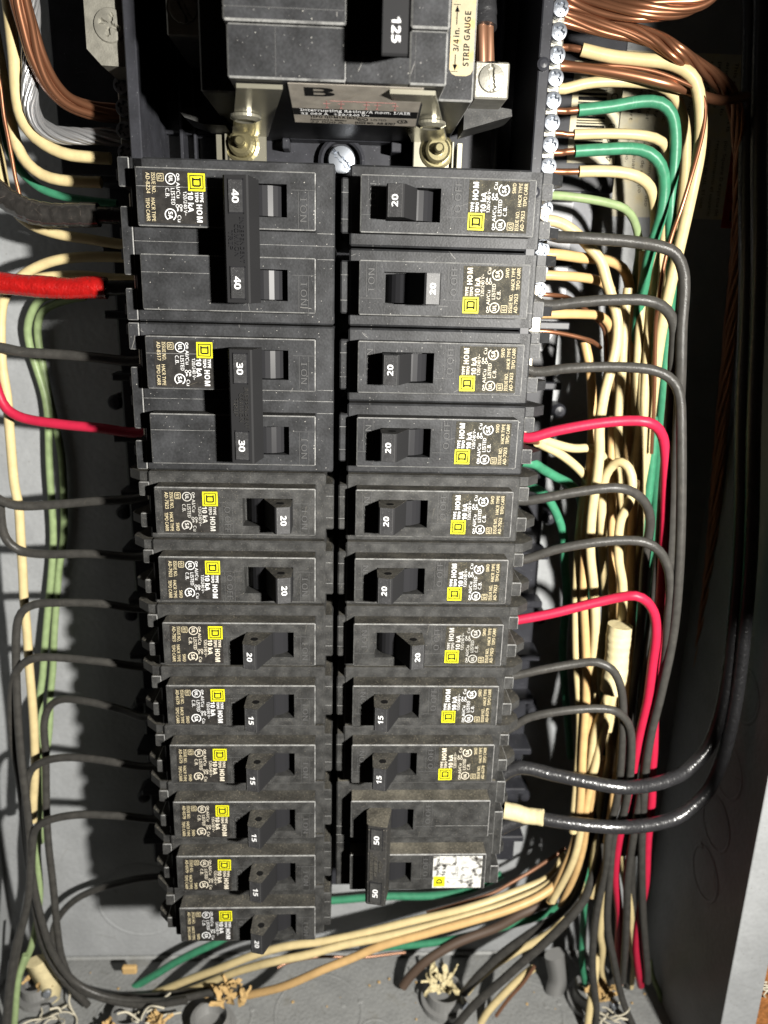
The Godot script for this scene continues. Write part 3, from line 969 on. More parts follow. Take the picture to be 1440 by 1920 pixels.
func enclosure() -> void:
	var root := thing("panel_enclosure", "grey painted steel breaker panel box around all the wiring", "panel box", Vector3(0, -408, -90))
	org = Vector3(0, -408, -90)
	var st := mb()
	box(st, -183, 181, -410, 210, -90, -88)
	obj("back_panel", st, mat.grey_paint, root)
	st = mb()
	box(st, -183, -181, -410, 210, -87.9, 3)
	obj("side_wall", st, mat.grey_paint, root)
	st = mb()
	box(st, 179, 181, -410, 210, -87.9, 1.9)
	obj("side_wall", st, mat.grey_paint, root)
	st = mb()
	box(st, -180.9, 178.9, -410, -408, -87.9, 3)
	obj("bottom_wall", st, mat.dirty_grey, root)
	st = mb()
	box(st, -180.9, 178.9, 208, 210, -87.9, 3)
	obj("top_wall", st, mat.grey_paint, root)
	st = mb()
	box(st, 176.6, 193, -425, 225, 2.0, 3.4, 0.3)
	obj("front_flange", st, mat.grey_paint, root)
	st = mb()
	box(st, -195, -183.2, -425, 225, 2.0, 3.4, 0.3)
	obj("front_flange", st, mat.grey_paint, root)
	st = mb()
	box(st, -180.8, 178.8, -407.95, -405.5, -87.8, -85.5, 1.0)
	obj("corner_seam", st, mat.dirty_grey, root)
	for q in [[-8, -52, 23.0], [-8, -52, 13.5], [-58, -50, 15.0], [67, -52, 15.0], [104, -50, 19.0], [104, -50, 11.0], [-110, -52, 14.0], [22, -38, 9.0]]:
		knockout(root, Vector3(q[0], -407.9, q[1]), Vector3(0, 1, 0), q[2], "dirty_grey")
	for q in [[-245.0, -30.0], [-275.0, -32.0], [-305.0, -34.0], [-205.0, -28.0]]:
		knockout(root, Vector3(178.9, q[0], q[1]), Vector3(-1, 0, 0), 12.5, "grey_paint")
	for q in [[-108, -368, 24.0], [-108, -368, 15.5], [8, -372, 24.0]]:
		knockout(root, Vector3(q[0], q[1], -87.9), Vector3(0, 0, 1), q[2], "grey_paint")
	# paper warning label on the back
	org = Vector3(0, -408, -90)
	st = mb()
	box(st, 117.5, 167.5, -4.5, 60.0, -87.95, -87.75)
	var paper := obj("warning_label", st, mat.paper, root)
	paper.set_meta("label", "yellowed paper label with small black print")
	st = mb()
	box(st, 167.6, 178.5, -8.0, 62.0, -87.95, -87.75)
	var redp := obj("warning_label", st, mat.red_label, root)
	redp.set_meta("label", "dark red strip that reads WARNING")
	var tx := mb()
	var f := frame_at(Vector3(0, 0, -87.72), Vector3(0, -1, 0), Vector3(1, 0, 0))
	var up := ["This equipment is", "and tested to", "performance", "require labels", "List Underwriters", "Standards Square D", "labels which", "based A may", "may to metallic", "product safety", "reliability for", "not recommend", "product or part"]
	var lo := ["por Square D expresa de", "requerimiento el usuario", "normas de UL. El uso", "equipo Square D puede ser", "reemplazo la garantia", "seguridad del producto", "uso de piezas negara", "los componentes y", "negara en caso de", "y determinar del uso", "piezas de equipo", "del usuario", "equipo."]
	for i in 13:
		var y := 164.5 - i * 3.55
		letters(tx, up[i], -57.0, -57.0 + up[i].length() * 1.55, y, 1.45, f)
		letters(tx, lo[i], -27.0, minf(-27.0 + lo[i].length() * 1.35, 3.2), y, 1.45, f)
	obj("label_lettering", tx, mat.ink_black, paper)
	tx = mb()
	letters(tx, "WARNING", -45.0, 5.0, 173.0, 4.6, f, true)
	obj("label_lettering", tx, mat.ink_black, redp)
	org = Vector3.ZERO

func mounting_base() -> void:
	var root := thing("mounting_base", "black moulded plastic base behind the breakers with ribbed edges", "mounting base", Vector3(0, -330, -87.9))
	org = Vector3(0, -330, -87.9)
	var st := mb()
	box(st, -95, 95, -330, 2, -86, -72, 1.0)
	box(st, -63, 63, -322, 4, -72, -46.6, 1.0)
	obj("base_plate", st, mat.base_black, root)
	for k in 13:
		for s in [-1, 1]:
			var r := mb()
			box(r, s * 63.2, s * 95.6, -25.4 * k - 1.6, -25.4 * k + 1.6, -72, -58 - (k % 2) * 4, 0.5)
			obj("rib", r, mat.base_black, root)
	for k in 6:
		for s in [-1, 1]:
			var n := mb()
			lathe(n, Vector3(s * 99.0, -38 - 50.8 * k, -86), Vector3(0, 0, 1), [[3.4, 0], [3.4, 10], [2.2, 12], [0, 12.4]], 18)
			box(n, s * 94, s * 99.5, -38 - 50.8 * k - 2, -38 - 50.8 * k + 2, -86, -78)
			obj("edge_nub", n, mat.base_black, root)
	st = mb()
	box(st, -112, 112, 2.5, 190, -84, -70, 0.6)
	box(st, -66, 66, 2.9, 190, -70, -38, 0.5)
	obj("upper_plate", st, mat.base_black, root)
	for q in [[-64, -40, 12.6, 14.0, -34], [-18, 18, 11.8, 13.0, -31], [18, 21.5, 8.5, 12.0, -30], [-20.5, -18, 8.5, 12.0, -30], [-56, -54.8, 3, 60, -29], [-52, -51, 3, 60, -33], [54.8, 56, 3, 60, -29]]:
		var r := mb()
		box(r, q[0], q[1], q[2], q[3], -38, q[4], 0.3)
		obj("rib", r, mat.base_black, root)
	st = mb()
	lathe(st, Vector3(0.4, 5.6, -38), Vector3(0, 0, 1), [[8.5, 0], [8.5, 3.5], [7.4, 4.2], [6.6, 3.5], [6.4, 0.5], [0, 0.5]], 32)
	obj("screw_boss", st, mat.base_black, root)
	screw_head(root, "mounting_screw", Vector3(0.4, 5.6, -31), 4.9, "zinc", 0.62, false)
	st = mb()
	lathe(st, Vector3(103, 7.5, -70), Vector3(0, 0, 1), [[5.0, 0], [4.8, 0.5], [4.2, 0.5], [4.0, 0.1]], 28)
	obj("moulded_ring", st, mat.base_black, root)
	# barcode sticker
	st = mb()
	box(st, 91.5, 111.3, 13.5, 50.5, -70.02, -69.85)
	var sticker := obj("barcode_sticker", st, mat.paper, root)
	var b := mb()
	var f := frame_at(Vector3(0, 0, -69.83), Vector3(0, 1, 0), Vector3(-1, 0, 0))
	var y := 17.0
	while y < 44.0:
		var w := [0.45, 0.45, 0.9, 1.4][rng.randi() % 4] as float
		bar(b, f, y, y + w, -105.5, -94.0, 0.02)
		y += w + ([0.5, 0.5, 0.9][rng.randi() % 3] as float)
	for t in [["4", 14.5, 16.5], ["5650", 19.0, 28.5], ["50", 34.0, 39.5], ["H", 45.0, 47.0]]: letters(b, t[0], t[1], t[2], -108.6, 2.6, f)
	obj("barcode_print", b, mat.ink_black, sticker)
	org = Vector3.ZERO
	# bright steel pan beside the base
	root = thing("steel_pan", "bare grey sheet steel pan with a folded edge right of the upper breakers", "steel pan", Vector3(85, -60, -78))
	org = Vector3(85, -60, -78)
	st = mb()
	prism(st, [[66, 2], [96, 2], [96, -48], [88, -62], [66, -62]], -71.8, -70.6, "xy")
	prism(st, [[96.1, -71.0], [106.5, -77.5], [106.5, -78.5], [96.1, -72.0]], -44.0, 2.0, "xz")
	obj("sheet", st, mat.pan_steel, root)
	org = Vector3.ZERO

func main_breaker() -> void:
	var root := thing("main_breaker", "large black main breaker with handle marked 125 at the top", "main breaker", Vector3(0, 12, -38))
	org = Vector3(0, 12, -38)
	var st := mb()
	var ed := mb()
	box(st, -27.6, 28.3, 12, 130, -36, 36, 0.5, ed)
	box(st, -27.6, 2.6, 12, 24.4, 34, 46, 0.45, ed)
	box(st, 18.6, 28.3, 12, 24.4, 34, 46, 0.45, ed)
	box(st, 2.6, 18.6, 12, 18.0, 34, 45.98)
	box(st, -28.3, 2.6, 24.5, 130, 34, 47.2, 0.5, ed)
	box(st, 18.6, 28.5, 24.5, 130, 34, 47.2, 0.5, ed)
	put("case", mesh_of([[st, mat.plastic], [ed, mat.worn_fine]]), null, root)
	var rd := mb()
	ridge(rd, -15.5, -15.35, 12.6, 24.0, 46.0)
	ridge(rd, 20.0, 20.12, 12.6, 24.0, 46.0)
	ridge(rd, -28.0, 2.4, 27.5, 27.65, 47.2)
	obj("moulded_line", rd, mat.dim_line, root)
	for s in [-1.0, 1.0]:
		st = mb()
		ed = mb()
		box(st, s * 28.4, s * 38.5, 13.4, 130, -36, 24.0, 0.5, ed)
		put("case_shoulder", mesh_of([[st, mat.plastic], [ed, mat.worn_fine]]), null, root)
	st = mb()
	prism(st, [[14.4, 60.4], [14.9, 61.0], [60, 61.0], [60, 40], [20.0, 40], [17.0, 52]], 11.1, 17.2, "yz")
	var h := obj("toggle", st, mat.satin_black, root)
	var hole := mb()
	lathe(hole, Vector3(14.2, 15.5, 56.8), Vector3(0, -0.95, -0.3).normalized(), [[1.2, 0], [1.2, 0.03], [0, 0.03]], 16)
	obj("toggle_hole", hole, mat.void_black, h)
	var tx := mb()
	var dy := Vector3(1, 0, 0)
	letters(tx, "125", -22.5, -17.1, 0.0, 2.1, frame_at(Vector3(14.3, 0, 61.02), Vector3(0, -1, 0), dy), true, 0.06)
	obj("toggle_number", tx, mat.ink_white, h)
	# printed label on the sloping lower end
	st = mb()
	prism(st, [[12.2, 43.6], [8.2, 16.6], [9.0, 10.0], [12.2, 8.0]], -13.2, 23.4, "yz")
	obj("sloping_end", st, mat.plastic, root)
	var dn := Vector3(0, 4.0, 27.0).normalized()
	var f := frame_at(Vector3(0, 12.02, 43.3), Vector3(1, 0, 0), dn)
	var pl := mb()
	bar(pl, f, -12.6, 22.8, -27.0, -0.2, 0.12)
	var lab := obj("end_label", pl, mat.silver_paper, root)
	f = Transform3D(f.basis, f.origin + f.basis.z * 0.13 * MM)
	var bl := mb()
	bar(bl, f, -12.5, 22.7, -20.9, -16.2, 0.03)
	letters(bl, "B", -8.6, -0.6, -4.9, 5.6, f, true)
	letters(bl, "TIPO QOM1A (62)", -8.0, 5.5, -22.2, 1.6, f, true)
	letters(bl, "Assembled in Mexico", -8.0, 2.5, -24.2, 1.3, f)
	letters(bl, "22 000 A", -8.0, 1.5, -26.0, 1.2, f)
	letters(bl, "ISSUE NO.", 5.0, 10.6, -25.6, 1.5, f, true)
	letters(bl, "AB-8707", 11.4, 16.8, -25.6, 1.7, f, true)
	letters(bl, "LISTED", 9.6, 14.0, -23.0, 1.4, f)
	hoop(bl, f, 7.2, -23.0, 1.4, 0.3)
	letters(bl, "UL", 6.3, 8.1, -23.0, 1.4, f, true)
	hoop(bl, f, 18.8, -23.6, 1.4, 0.35, 0.5, TAU - 0.5)
	letters(bl, "SA", 18.2, 20.4, -23.6, 1.6, f, true)
	obj("label_lettering", bl, mat.ink_black, lab)
	var wl := mb()
	var f1 := Transform3D(f.basis, f.origin + f.basis.z * 0.04 * MM)
	letters(wl, "Interrupting Rating/A nom. I/AIR", -10.5, 20.6, -17.6, 1.7, f1, true)
	letters(wl, "22 000 A   120/240 V~", -10.5, 9.0, -19.9, 1.3, f1, true)
	obj("label_lettering", wl, mat.ink_white, lab)
	var rl := mb()
	bar(rl, f, -2, 16, -10.6, -10.45)
	for q in [-3.0, 1.0, 8.0, 11.0, 16.0]:
		bar(rl, f, q, q + 0.15, -14.6, -10.5)
		bar(rl, f, q - 0.8, q + 1.0, -12.6, -12.4)
		letters(rl, "A", q - 0.5, q + 0.5, -15.2, 0.9, f)
	obj("label_diagram", rl, mat.ink_red, lab)
	# strip gauge
	st = mb()
	prism(st, [[31.3, 21.5], [32.0, 20.4], [33.2, 19.9], [36.2, 19.9], [37.4, 20.4], [38.0, 21.5], [38.0, 60], [31.3, 60]], 23.95, 24.1, "xy")
	var sg := obj("strip_gauge_label", st, mat.gauge_paper, root)
	tx = mb()
	f = frame_at(Vector3(0, 0, 24.12), Vector3(0, 1, 0), Vector3(-1, 0, 0))
	letters(tx, "STRIP GAUGE", 22.4, 36.0, -35.9, 1.7, f, true)
	letters(tx, "3/4 in.", 26.0, 31.8, -32.9, 1.6, f, true)
	bar(tx, f, 21.6, 25.2, -33.0, -32.75)
	bar(tx, f, 32.6, 36.6, -33.0, -32.75)
	bar(tx, f, 20.9, 21.05, -33.7, -31.8)
	bar(tx, f, 37.4, 37.55, -33.7, -31.8)
	for k in 5:
		bar(tx, f, 21.1 + k * 0.32, 21.45 + k * 0.32, -32.9 - 0.14 * k, -32.85 + 0.14 * k)
		bar(tx, f, 37.0 - k * 0.32, 37.35 - k * 0.32, -32.9 - 0.14 * k, -32.85 + 0.14 * k)
	obj("label_lettering", tx, mat.ink_black, sg)
	# lugs with slotted screws
	st = mb()
	box(st, 40.9, 51.5, 18.0, 28.2, -22, 8.0, 0.5)
	var lug := obj("wire_lug", st, mat.cast_aluminium, root)
	lug_screw(lug, Vector3(46.0, 23.6, 8.6), 4.0, 0.7, false)
	st = mb()
	box(st, -51.5, -40.9, 32.6, 62, -30, 4.0, 0.5)
	lug = obj("wire_lug", st, mat.cast_aluminium, root)
	lug_screw(lug, Vector3(-46.2, 40.0, 4.6), 4.4, 0.7, false)
	st = mb()
	prism(st, [[40.0, 20.0], [45.0, 19.4], [55.2, 18.2], [55.6, 16.2], [50.0, 14.6], [40.0, 11.6]], -20, -5, "xy")
	obj("end_guard", st, mat.plastic_dim, root)
	st = mb()
	prism(st, [[-37.0, 16.4], [-49.5, 16.0], [-51.6, 15.0], [-50.0, 13.2], [-44.0, 11.4], [-37.0, 11.2]], -24, -9, "xy")
	obj("end_guard", st, mat.plastic_dim, root)
	# bus straps with studs
	for s in [-1.0, 1.0]:
		st = mb()
		prism(st, [[s * 14.0, 42], [s * 26.0, 42], [s * 36.8, -22], [s * 24.6, -22]], 10.6, 11.7, "xz")
		box(st, s * 25.2, s * 38.0, 1.0, 12.4, -23.5, -22.0, 0.3)
		box(st, s * 38.4, s * 39.2, 1.0, 11.0, -34.0, -20.5, 0.2)
		box(st, s * 40.4, s * 42.4, 1.0, 11.0, -34.0, -22.5, 0.2)
		lathe(st, Vector3(s * 28.0, 10.5, 10), Vector3(0, -1, 0), [[4.6, 0], [4.6, 0.8], [3.2, 1.6], [2.4, 1.2], [0, 1.2]], 24)
		var strap := obj("bus_strap", st, mat.bus_plate, root)
		st = mb()
		lathe(st, Vector3(s * 33.4, 7.9, -22), Vector3(0, 0, 1), [[5.9, 0], [5.9, 0.6], [5.0, 1.0], [4.4, 1.0], [4.2, 3.4], [3.4, 3.9], [1.9, 3.9], [1.9, 6.0], [1.6, 6.3], [1.6, 7.6], [1.1, 8.2], [0, 8.2]], 24)
		obj("stud_nut", st, mat.brass_nut, strap)
	org = Vector3.ZERO
	# copper service conductor entering the right lug
	twisted("service_conductor", "copper strands dropping into the aluminium lug beside the strip gauge", "copper_dull", 1.7, 1.5, 5, 0.006, [45.2, 22, 1, 44.6, 30, 2, 43.8, 38, 2, 43.2, 54, -2], "cable")
	taped("service_cable", "black insulation of the service cable above the right lug", "black_cable", 4.0, [43.6, 38.5, 2, 43.3, 48, 0, 43.0, 80, -4], [], "copper", 0.2)
	# big neutral lug on the left bar
	root = thing("neutral_lug", "large aluminium lug with a round screw at the upper left, half in shadow", "wire lug", Vector3(-71, 26, -20))
	org = Vector3(-71, 26, -20)
	st = mb()
	prism(st, [[-78.2, 30.6], [-74.0, 26.2], [-66.0, 26.0], [-64.6, 30.0], [-64.6, 64.0], [-78.0, 64.0]], -26, -5.0, "xy")
	obj("lug_body", st, mat.cast_aluminium, root)
	lug_screw(root, Vector3(-70.6, 37.2, -4.4), 5.0, 0.5, true)
	org = Vector3.ZERO

func clutter() -> void:
	connector("grey cable connector in the floor at the far left corner, holding a pale sheath", Vector3(-158, -407.5, -66), 9.0, 0.15)
	connector("grey cable connector below the left breakers with its collar open", Vector3(-63, -407.5, -42), 10.0, 0.0)
	connector("grey cable connector at floor centre right, half under torn yellow paper", Vector3(60, -407.5, -56), 10.0, 0.0)
	connector("grey cable connector at the right under the red and black wires", Vector3(140, -407.5, -55), 10.0, 0.0)
	connector("grey cable connector left of centre hidden by brown paper", Vector3(-105, -407.5, -46), 9.0, 0.0)
	scrap("torn_paper", "torn tan paper wrap at the far left cable entry", Vector3(-158, -394, -64), 11.5, "torn_paper", 7, "torn paper", "torn paper at the cable entries")
	scrap("torn_paper", "torn tan paper sticking up behind the lowest left breaker's long cream wire", Vector3(-52, -394, -50), 14.4, "torn_paper", 9, "torn paper", "torn paper at the cable entries")
	scrap("torn_paper", "small torn tan paper left of the black wire bend at floor level", Vector3(-62, -396, -54), 7.2, "torn_paper", 5, "torn paper", "torn paper at the cable entries")
	scrap("torn_paper", "torn yellow paper under the two crossing black wires right of centre", Vector3(57, -398, -58), 13.7, "cream_tape", 9, "torn paper", "torn paper at the cable entries")
	scrap("torn_paper", "torn tan paper at the foot of the red wires", Vector3(143, -398, -50), 11.5, "torn_paper", 8, "torn paper", "torn paper at the cable entries")
	scrap("torn_paper", "torn brown paper on the floor in the lower left, middle of the photo's bottom edge", Vector3(-92, -403, -42), 10.1, "torn_paper", 8, "torn paper", "torn paper at the cable entries")
	scrap("torn_paper", "brown paper strip hanging at the bottom edge below the left breakers", Vector3(-112, -403, -40), 9.4, "torn_paper", 7, "torn paper", "torn paper at the cable entries")
	strings("white filler strings spread at the far left cable entry", Vector3(-140, -406, -50), 15, 9)
	strings("white filler strings below the black wire bend at lower left", Vector3(-95, -403, -38), 15, 10)
	strings("white filler strings around the foot of the red wires", Vector3(142, -402, -46), 13, 9)
	var st := mb()
	box(st, -115, -107, -398, -393, -70, -67, 0.8)
	var chip := obj("wood_chip", st, mat.torn_paper, self)
	tag(chip, "small brown chip lying behind the green wire at lower left", "wood chip")
	# sheaths of two cables that come up through the floor
	for q in [["pale_sheath", "torn pale cable sheath standing in the far left corner", -153, -62, "cream_tape"], ["grey_sheath", "dark grey cable sheath rising from the floor behind the red wires", 122, -62, "clamp_grey"]]:
		var s := mb()
		tube(s, smooth_path([q[2], -408, q[3], q[2] + 1, -398, q[3], q[2] - 3, -380, q[3] + 2], 2.0), 6.0, 12, PackedFloat32Array(), 0.6)
		tag(obj(q[0], s, mat[q[4]], self), q[1], "cable sheath")
	var cr := mb()
	for i in 90:
		var c := Vector3(rng.randf_range(-172, 172), -407.6, rng.randf_range(-80, -4))
		var r := rng.randf_range(0.2, 0.75)
		box(cr, c.x - r, c.x + r * rng.randf_range(0.5, 1.4), c.y, c.y + r * 0.8, c.z - r * rng.randf_range(0.4, 1.2), c.z + r, 0.12)
	tag(obj("floor_crumbs", cr, mat.torn_paper, self), "dusty crumbs scattered over the grey floor of the box", "dust", "", "stuff")
	# stud beside the box, and an unseen plate, out of view at right, shading the upper right
	st = mb()
	box(st, 193.4, 232, -700, 260, -88, 0.0, 1.5)
	var stud := obj("wood_stud", st, mat.wood, self)
	tag(stud, "brown wooden wall stud beside the right flange of the box", "wood stud")
	var web := thing("dust_web", "pale fibrous dust on the wooden stud at the right edge", "dust", Vector3(197, -336, 1))
	for i in 14:
		var s := mb()
		var a := rng.randf() * TAU
		tube(s, smooth_path([rng.randf_range(-3, 3), rng.randf_range(-4, 4), 0.2, 4 * cos(a), 4 * sin(a), rng.randf_range(0.4, 2), 7 * cos(a + 0.6), 6 * sin(a + 0.6), 0.3], 1.2), 0.35, 5)
		obj("fibre", s, mat.string, web)
	st = mb()
	prism(st, [[161.0, 200], [163.4, 24], [171.5, -48], [174.6, -106], [330, -106], [330, 200]], 149.5, 151.0, "xy")
	prism(st, [[174.6, -105.9], [177.2, -144], [180.8, -176], [184.4, -176], [185.6, -144], [186.6, -105.9]], 149.5, 151.0, "xy")  # plate outline drawn to fit the shade it throws, clear of the flange
	tag(obj("unseen_shade_plate", st, mat.shade_plate_black, self), "unseen dark plate out of view at right, placed to shade the upper right of the box", "unseen plate")

func _ready() -> void:
	rng.seed = 20240607
	camera_and_light()
	materials()
	enclosure()
	mounting_base()
	main_breaker()
	var ry := []
	for i in 18: ry.append(73.6 - 6.9 * i)
	neutral_bar(1.0, "bright terminal bar with a column of screws right of the breakers", ry, -60, 100, false)
	var ly := []
	for i in 5: ly.append(25.0 - 6.9 * i)
	neutral_bar(-1.0, "shadowed terminal bar with a column of dark screws at the upper left", ly, -6, 100, true)
	double_breaker(-1, 0, "40", "AD-8224", 0, "two-pole breaker with toggles marked 40, topmost in the left column", "black")
	double_breaker(-1, 2, "30", "AD-8517", 1, "two-pole breaker with toggles marked 30, left column", "black")
	single_breaker(-1, 4, "20", true, "AD-7923", 2, "left 20 breaker switched to the middle, just below the two-pole 30")
	single_breaker(-1, 5, "20", true, "AD-7923", 2, "left 20 breaker switched to the middle, above the left 20 that is switched outward")
	single_breaker(-1, 6, "20", false, "AD-7923", 2, "left 20 breaker switched outward, just above the four left 15 breakers")
	single_breaker(-1, 7, "15", false, "AD-6579", 2, "topmost of the four left breakers marked 15")
	single_breaker(-1, 8, "15", false, "AD-6579", 2, "second from the top of the four left breakers marked 15")
	single_breaker(-1, 9, "15", false, "AD-6579", 2, "third from the top of the four left breakers marked 15")
	single_breaker(-1, 10, "15", false, "AD-6579", 2, "lowest of the four left breakers marked 15")
	single_breaker(-1, 11, "20", false, "AD-7923", 2, "dusty 20 breaker at the very bottom of the left column")
	single_breaker(1, 0, "20", true, "AD-7923", 0, "topmost breaker of the right column, marked 20, switched inward")
	single_breaker(1, 1, "20", false, "AD-7923", 0, "right 20 breaker switched outward, second from the top")
	single_breaker(1, 2, "20", true, "AD-7923", 0, "right 20 breaker just below the upper one that is switched outward")
	single_breaker(1, 3, "20", true, "AD-7923", 1, "right 20 breaker fed by the upper red wire")
	single_breaker(1, 4, "20", true, "AD-7923", 2, "right 20 breaker just below the one with the upper red wire")
	single_breaker(1, 5, "20", true, "AD-7923", 2, "right 20 breaker just above the one with the lower red wire")
	single_breaker(1, 6, "20", false, "AD-7923", 2, "right 20 breaker switched outward and fed by the lower red wire")
	single_breaker(1, 7, "15", true, "AD-6579", 2, "upper of the two right breakers marked 15")
	single_breaker(1, 8, "15", true, "AD-6579", 2, "lower of the two right breakers marked 15")
	double_breaker(1, 9, "50", "AD-8224", 3, "dusty two-pole breaker with toggles marked 50 and a worn white label", "worn")
	wires()
	clutter()

func wires() -> void:
	wire("black_wire", "thick black wire from the topmost right breaker, outermost of the right bundle", "black hot wires of the right column", "black_wire", 2.05, [58, -13.2, -16, 66, -13.2, -16, 74, -18.9, -15, 82.7, -19.5, -12.9, 99.7, -20, -10.9, 111, -21.6, -8.8, 116.2, -23.9, -8.5, 119.9, -29.4, -9.3, 121.6, -36.6, -10, 122.7, -48.1, -10.8, 124.8, -63.8, -11.6, 126.7, -76.8, -13.4, 129.2, -95.5, -16.1, 132.3, -119.5, -18.9, 135.6, -147.5, -21.6, 137.9, -177.3, -24.4, 138.8, -204, -26.9, 139.6, -237.5, -29.3, 140.6, -267.6, -31.6, 143, -293.3, -34], 0, "wire")
	wire("black_wire", "black wire from the second right breaker, bending down inside the outermost one", "black hot wires of the right column", "black_wire", 1.95, [58, -38.6, -16, 66, -38.6, -16, 73.5, -42.1, -15, 84.8, -40.7, -13.1, 96.2, -39.6, -11.2, 107.4, -39.5, -9.4, 114, -41.4, -10, 118.4, -45.1, -11.2, 120.8, -50.1, -12.5, 122.2, -60, -13.8, 124.4, -69.4, -16.9, 126.8, -86, -20.4, 129.4, -107.9, -24, 132.2, -135.7, -27.6, 134.5, -168.1, -31.1, 136.8, -203, -34.5, 138.1, -242.7, -37, 140.1, -273.6, -39.5, 143, -300.1, -42], 0, "wire")
	wire("black_wire", "long black wire from the third right breaker, in front of the right bundle", "black hot wires of the right column", "black_wire", 1.85, [58, -64, -16, 66, -64, -16, 71.4, -66.2, -15, 82.8, -64.4, -12.5, 98.4, -63.1, -10, 111.7, -63.3, -7.5, 118.6, -65.6, -7, 122.4, -69.3, -7, 124.7, -76, -7, 129.8, -115.1, -7, 132.8, -147.5, -7, 135.1, -170.6, -10.2, 135.3, -196.4, -13.5, 135.1, -217.3, -16.8, 136.3, -239.3, -20, 141.4, -277.9, -26.2, 149.1, -315.8, -32.5, 157.5, -354.6, -38.8, 164.5, -383.1, -45], 0, "wire")
	wire("red_wire", "upper red wire on the right, bending down beside the black bundle", "red hot wires", "red", 1.95, [58, -89.4, -16, 66, -89.4, -16, 71.1, -90, -14, 80.5, -86.9, -12.5, 94.8, -83.8, -11, 106.5, -82.4, -9.5, 113.5, -82.6, -8, 119.1, -85.8, -10, 122.7, -91.7, -12, 125.7, -103.8, -14, 128.2, -123.1, -16, 130.1, -140.5, -18, 132.8, -163.3, -20, 135.4, -188.6, -22, 140.5, -228.6, -24, 142, -243.6, -26, 144.2, -259.1, -28, 146.2, -281, -30, 150.6, -309.7, -34.4, 152.3, -334, -38.8, 155, -359.1, -43.2, 160.4, -381.3, -47.6, 164.6, -393.4, -52], 0, "wire")
	wire("black_wire", "black wire arching out of the right breaker below the upper red wire", "black hot wires of the right column", "black_wire", 1.85, [58, -114.8, -16, 66, -114.8, -16, 72.3, -115.2, -15, 80.5, -113.2, -13.6, 92.7, -110.2, -12.1, 104.8, -108.1, -10.7, 112.1, -109.8, -11.7, 119.2, -115.4, -15.1, 123.4, -122.9, -18.6, 125.2, -130.6, -22, 126.9, -144.3, -25.4, 129, -159.9, -28.9, 130.8, -183.7, -32.3, 132.7, -209, -35.7, 135.5, -244.2, -39.1, 138.8, -275.9, -42.6, 141.8, -303.4, -46], 0, "wire")
	wire("black_wire", "black wire arching over the red one between the two red wires on the right", "black hot wires of the right column", "black_wire", 1.85, [58, -140.2, -16, 66, -140.2, -16, 74.5, -138.6, -15, 84.9, -134.2, -13.4, 97.2, -130.9, -11.7, 109.6, -128.9, -10.1, 118.3, -128.9, -8.4, 123.9, -132, -8.2, 128.4, -138.6, -8.5, 130.9, -148.2, -8.8, 132.1, -160.1, -10.1, 134.5, -180.8, -13.1, 135.4, -202.9, -16.2, 135.7, -225.5, -19.2, 137.1, -246.6, -22.5, 137.7, -277.7, -27.2, 140.1, -303.6, -31.9, 144.7, -331.7, -36.6, 148.7, -361.5, -41.3, 151.6, -384, -46], 0, "wire")
	wire("red_wire", "lower red wire on the right, running straight down to the floor", "red hot wires", "red", 1.95, [58, -165.6, -16, 66, -165.6, -16, 75, -163.8, -15, 87.3, -160.7, -13.4, 102.5, -155.7, -11.7, 112.2, -152.3, -10.1, 116.8, -150.9, -8.4, 121.9, -153.3, -8.9, 126.4, -159.4, -10.1, 128.9, -169.2, -11.2, 130.2, -181.6, -13.3, 131.8, -200.9, -17.1, 131.5, -221.2, -20.8, 132.6, -242.6, -24.6, 133.2, -259.4, -28.5, 134.4, -283.5, -33.2, 137, -308.9, -37.9, 143.2, -337.5, -42.6, 148.2, -367.7, -47.3, 154.1, -390.7, -52], 0, "wire")
	wire("black_wire", "black wire from the upper right breaker marked 15", "black hot wires of the right column", "black_wire", 1.75, [58, -191, -16, 66, -191, -16, 74.3, -189.3, -15, 84.1, -186.2, -13.8, 100, -182.3, -12.5, 106, -181.2, -11.2, 111.8, -183.6, -10, 116.5, -190.6, -11.9, 119.6, -199.5, -13.8, 121.9, -212.7, -15.6, 124.5, -231.8, -18.8, 126.2, -254.7, -22.3, 125.6, -276.5, -25.8, 127.7, -297.3, -29.3, 127.4, -318.8, -31.7, 128.5, -340.7, -33.8, 130.7, -363.9, -35.8, 135.7, -392.2, -37.9, 137.5, -409.1, -40], 0, "wire")
	wire("black_wire", "black wire from the lower right breaker marked 15", "black hot wires of the right column", "black_wire", 1.75, [58, -216.4, -16, 66, -216.4, -16, 73.2, -214.4, -15, 80.3, -208.3, -13.7, 93.6, -204.2, -12.3, 107, -202.2, -11, 114, -202.5, -10.3, 120.1, -207, -11.7, 123.9, -213.7, -13, 126.7, -225.7, -14.9, 129.2, -243.8, -18.7, 129.8, -263.2, -22.4, 128.2, -276.8, -26.1, 130.8, -308.9, -29.3, 134, -335.2, -32, 140.1, -358.4, -34.7, 147.9, -383, -37.3, 158.2, -407.8, -40], 0, "wire")
	wire("black_wire", "black wire sweeping left across the lower right corner, lower of two", "black hot wires of the right column", "black_wire", 2.1, [132.7, -257.6, -46, 131.2, -273.8, -43.7, 129.1, -290.2, -41.5, 127.5, -302.2, -39.2, 125.1, -311.7, -36.9, 122, -322.9, -36, 114, -335.6, -36, 103.1, -349.2, -36, 93.8, -360, -36, 84.6, -371.7, -36, 72, -386.9, -36, 61.8, -402.5, -36], 0, "wire")
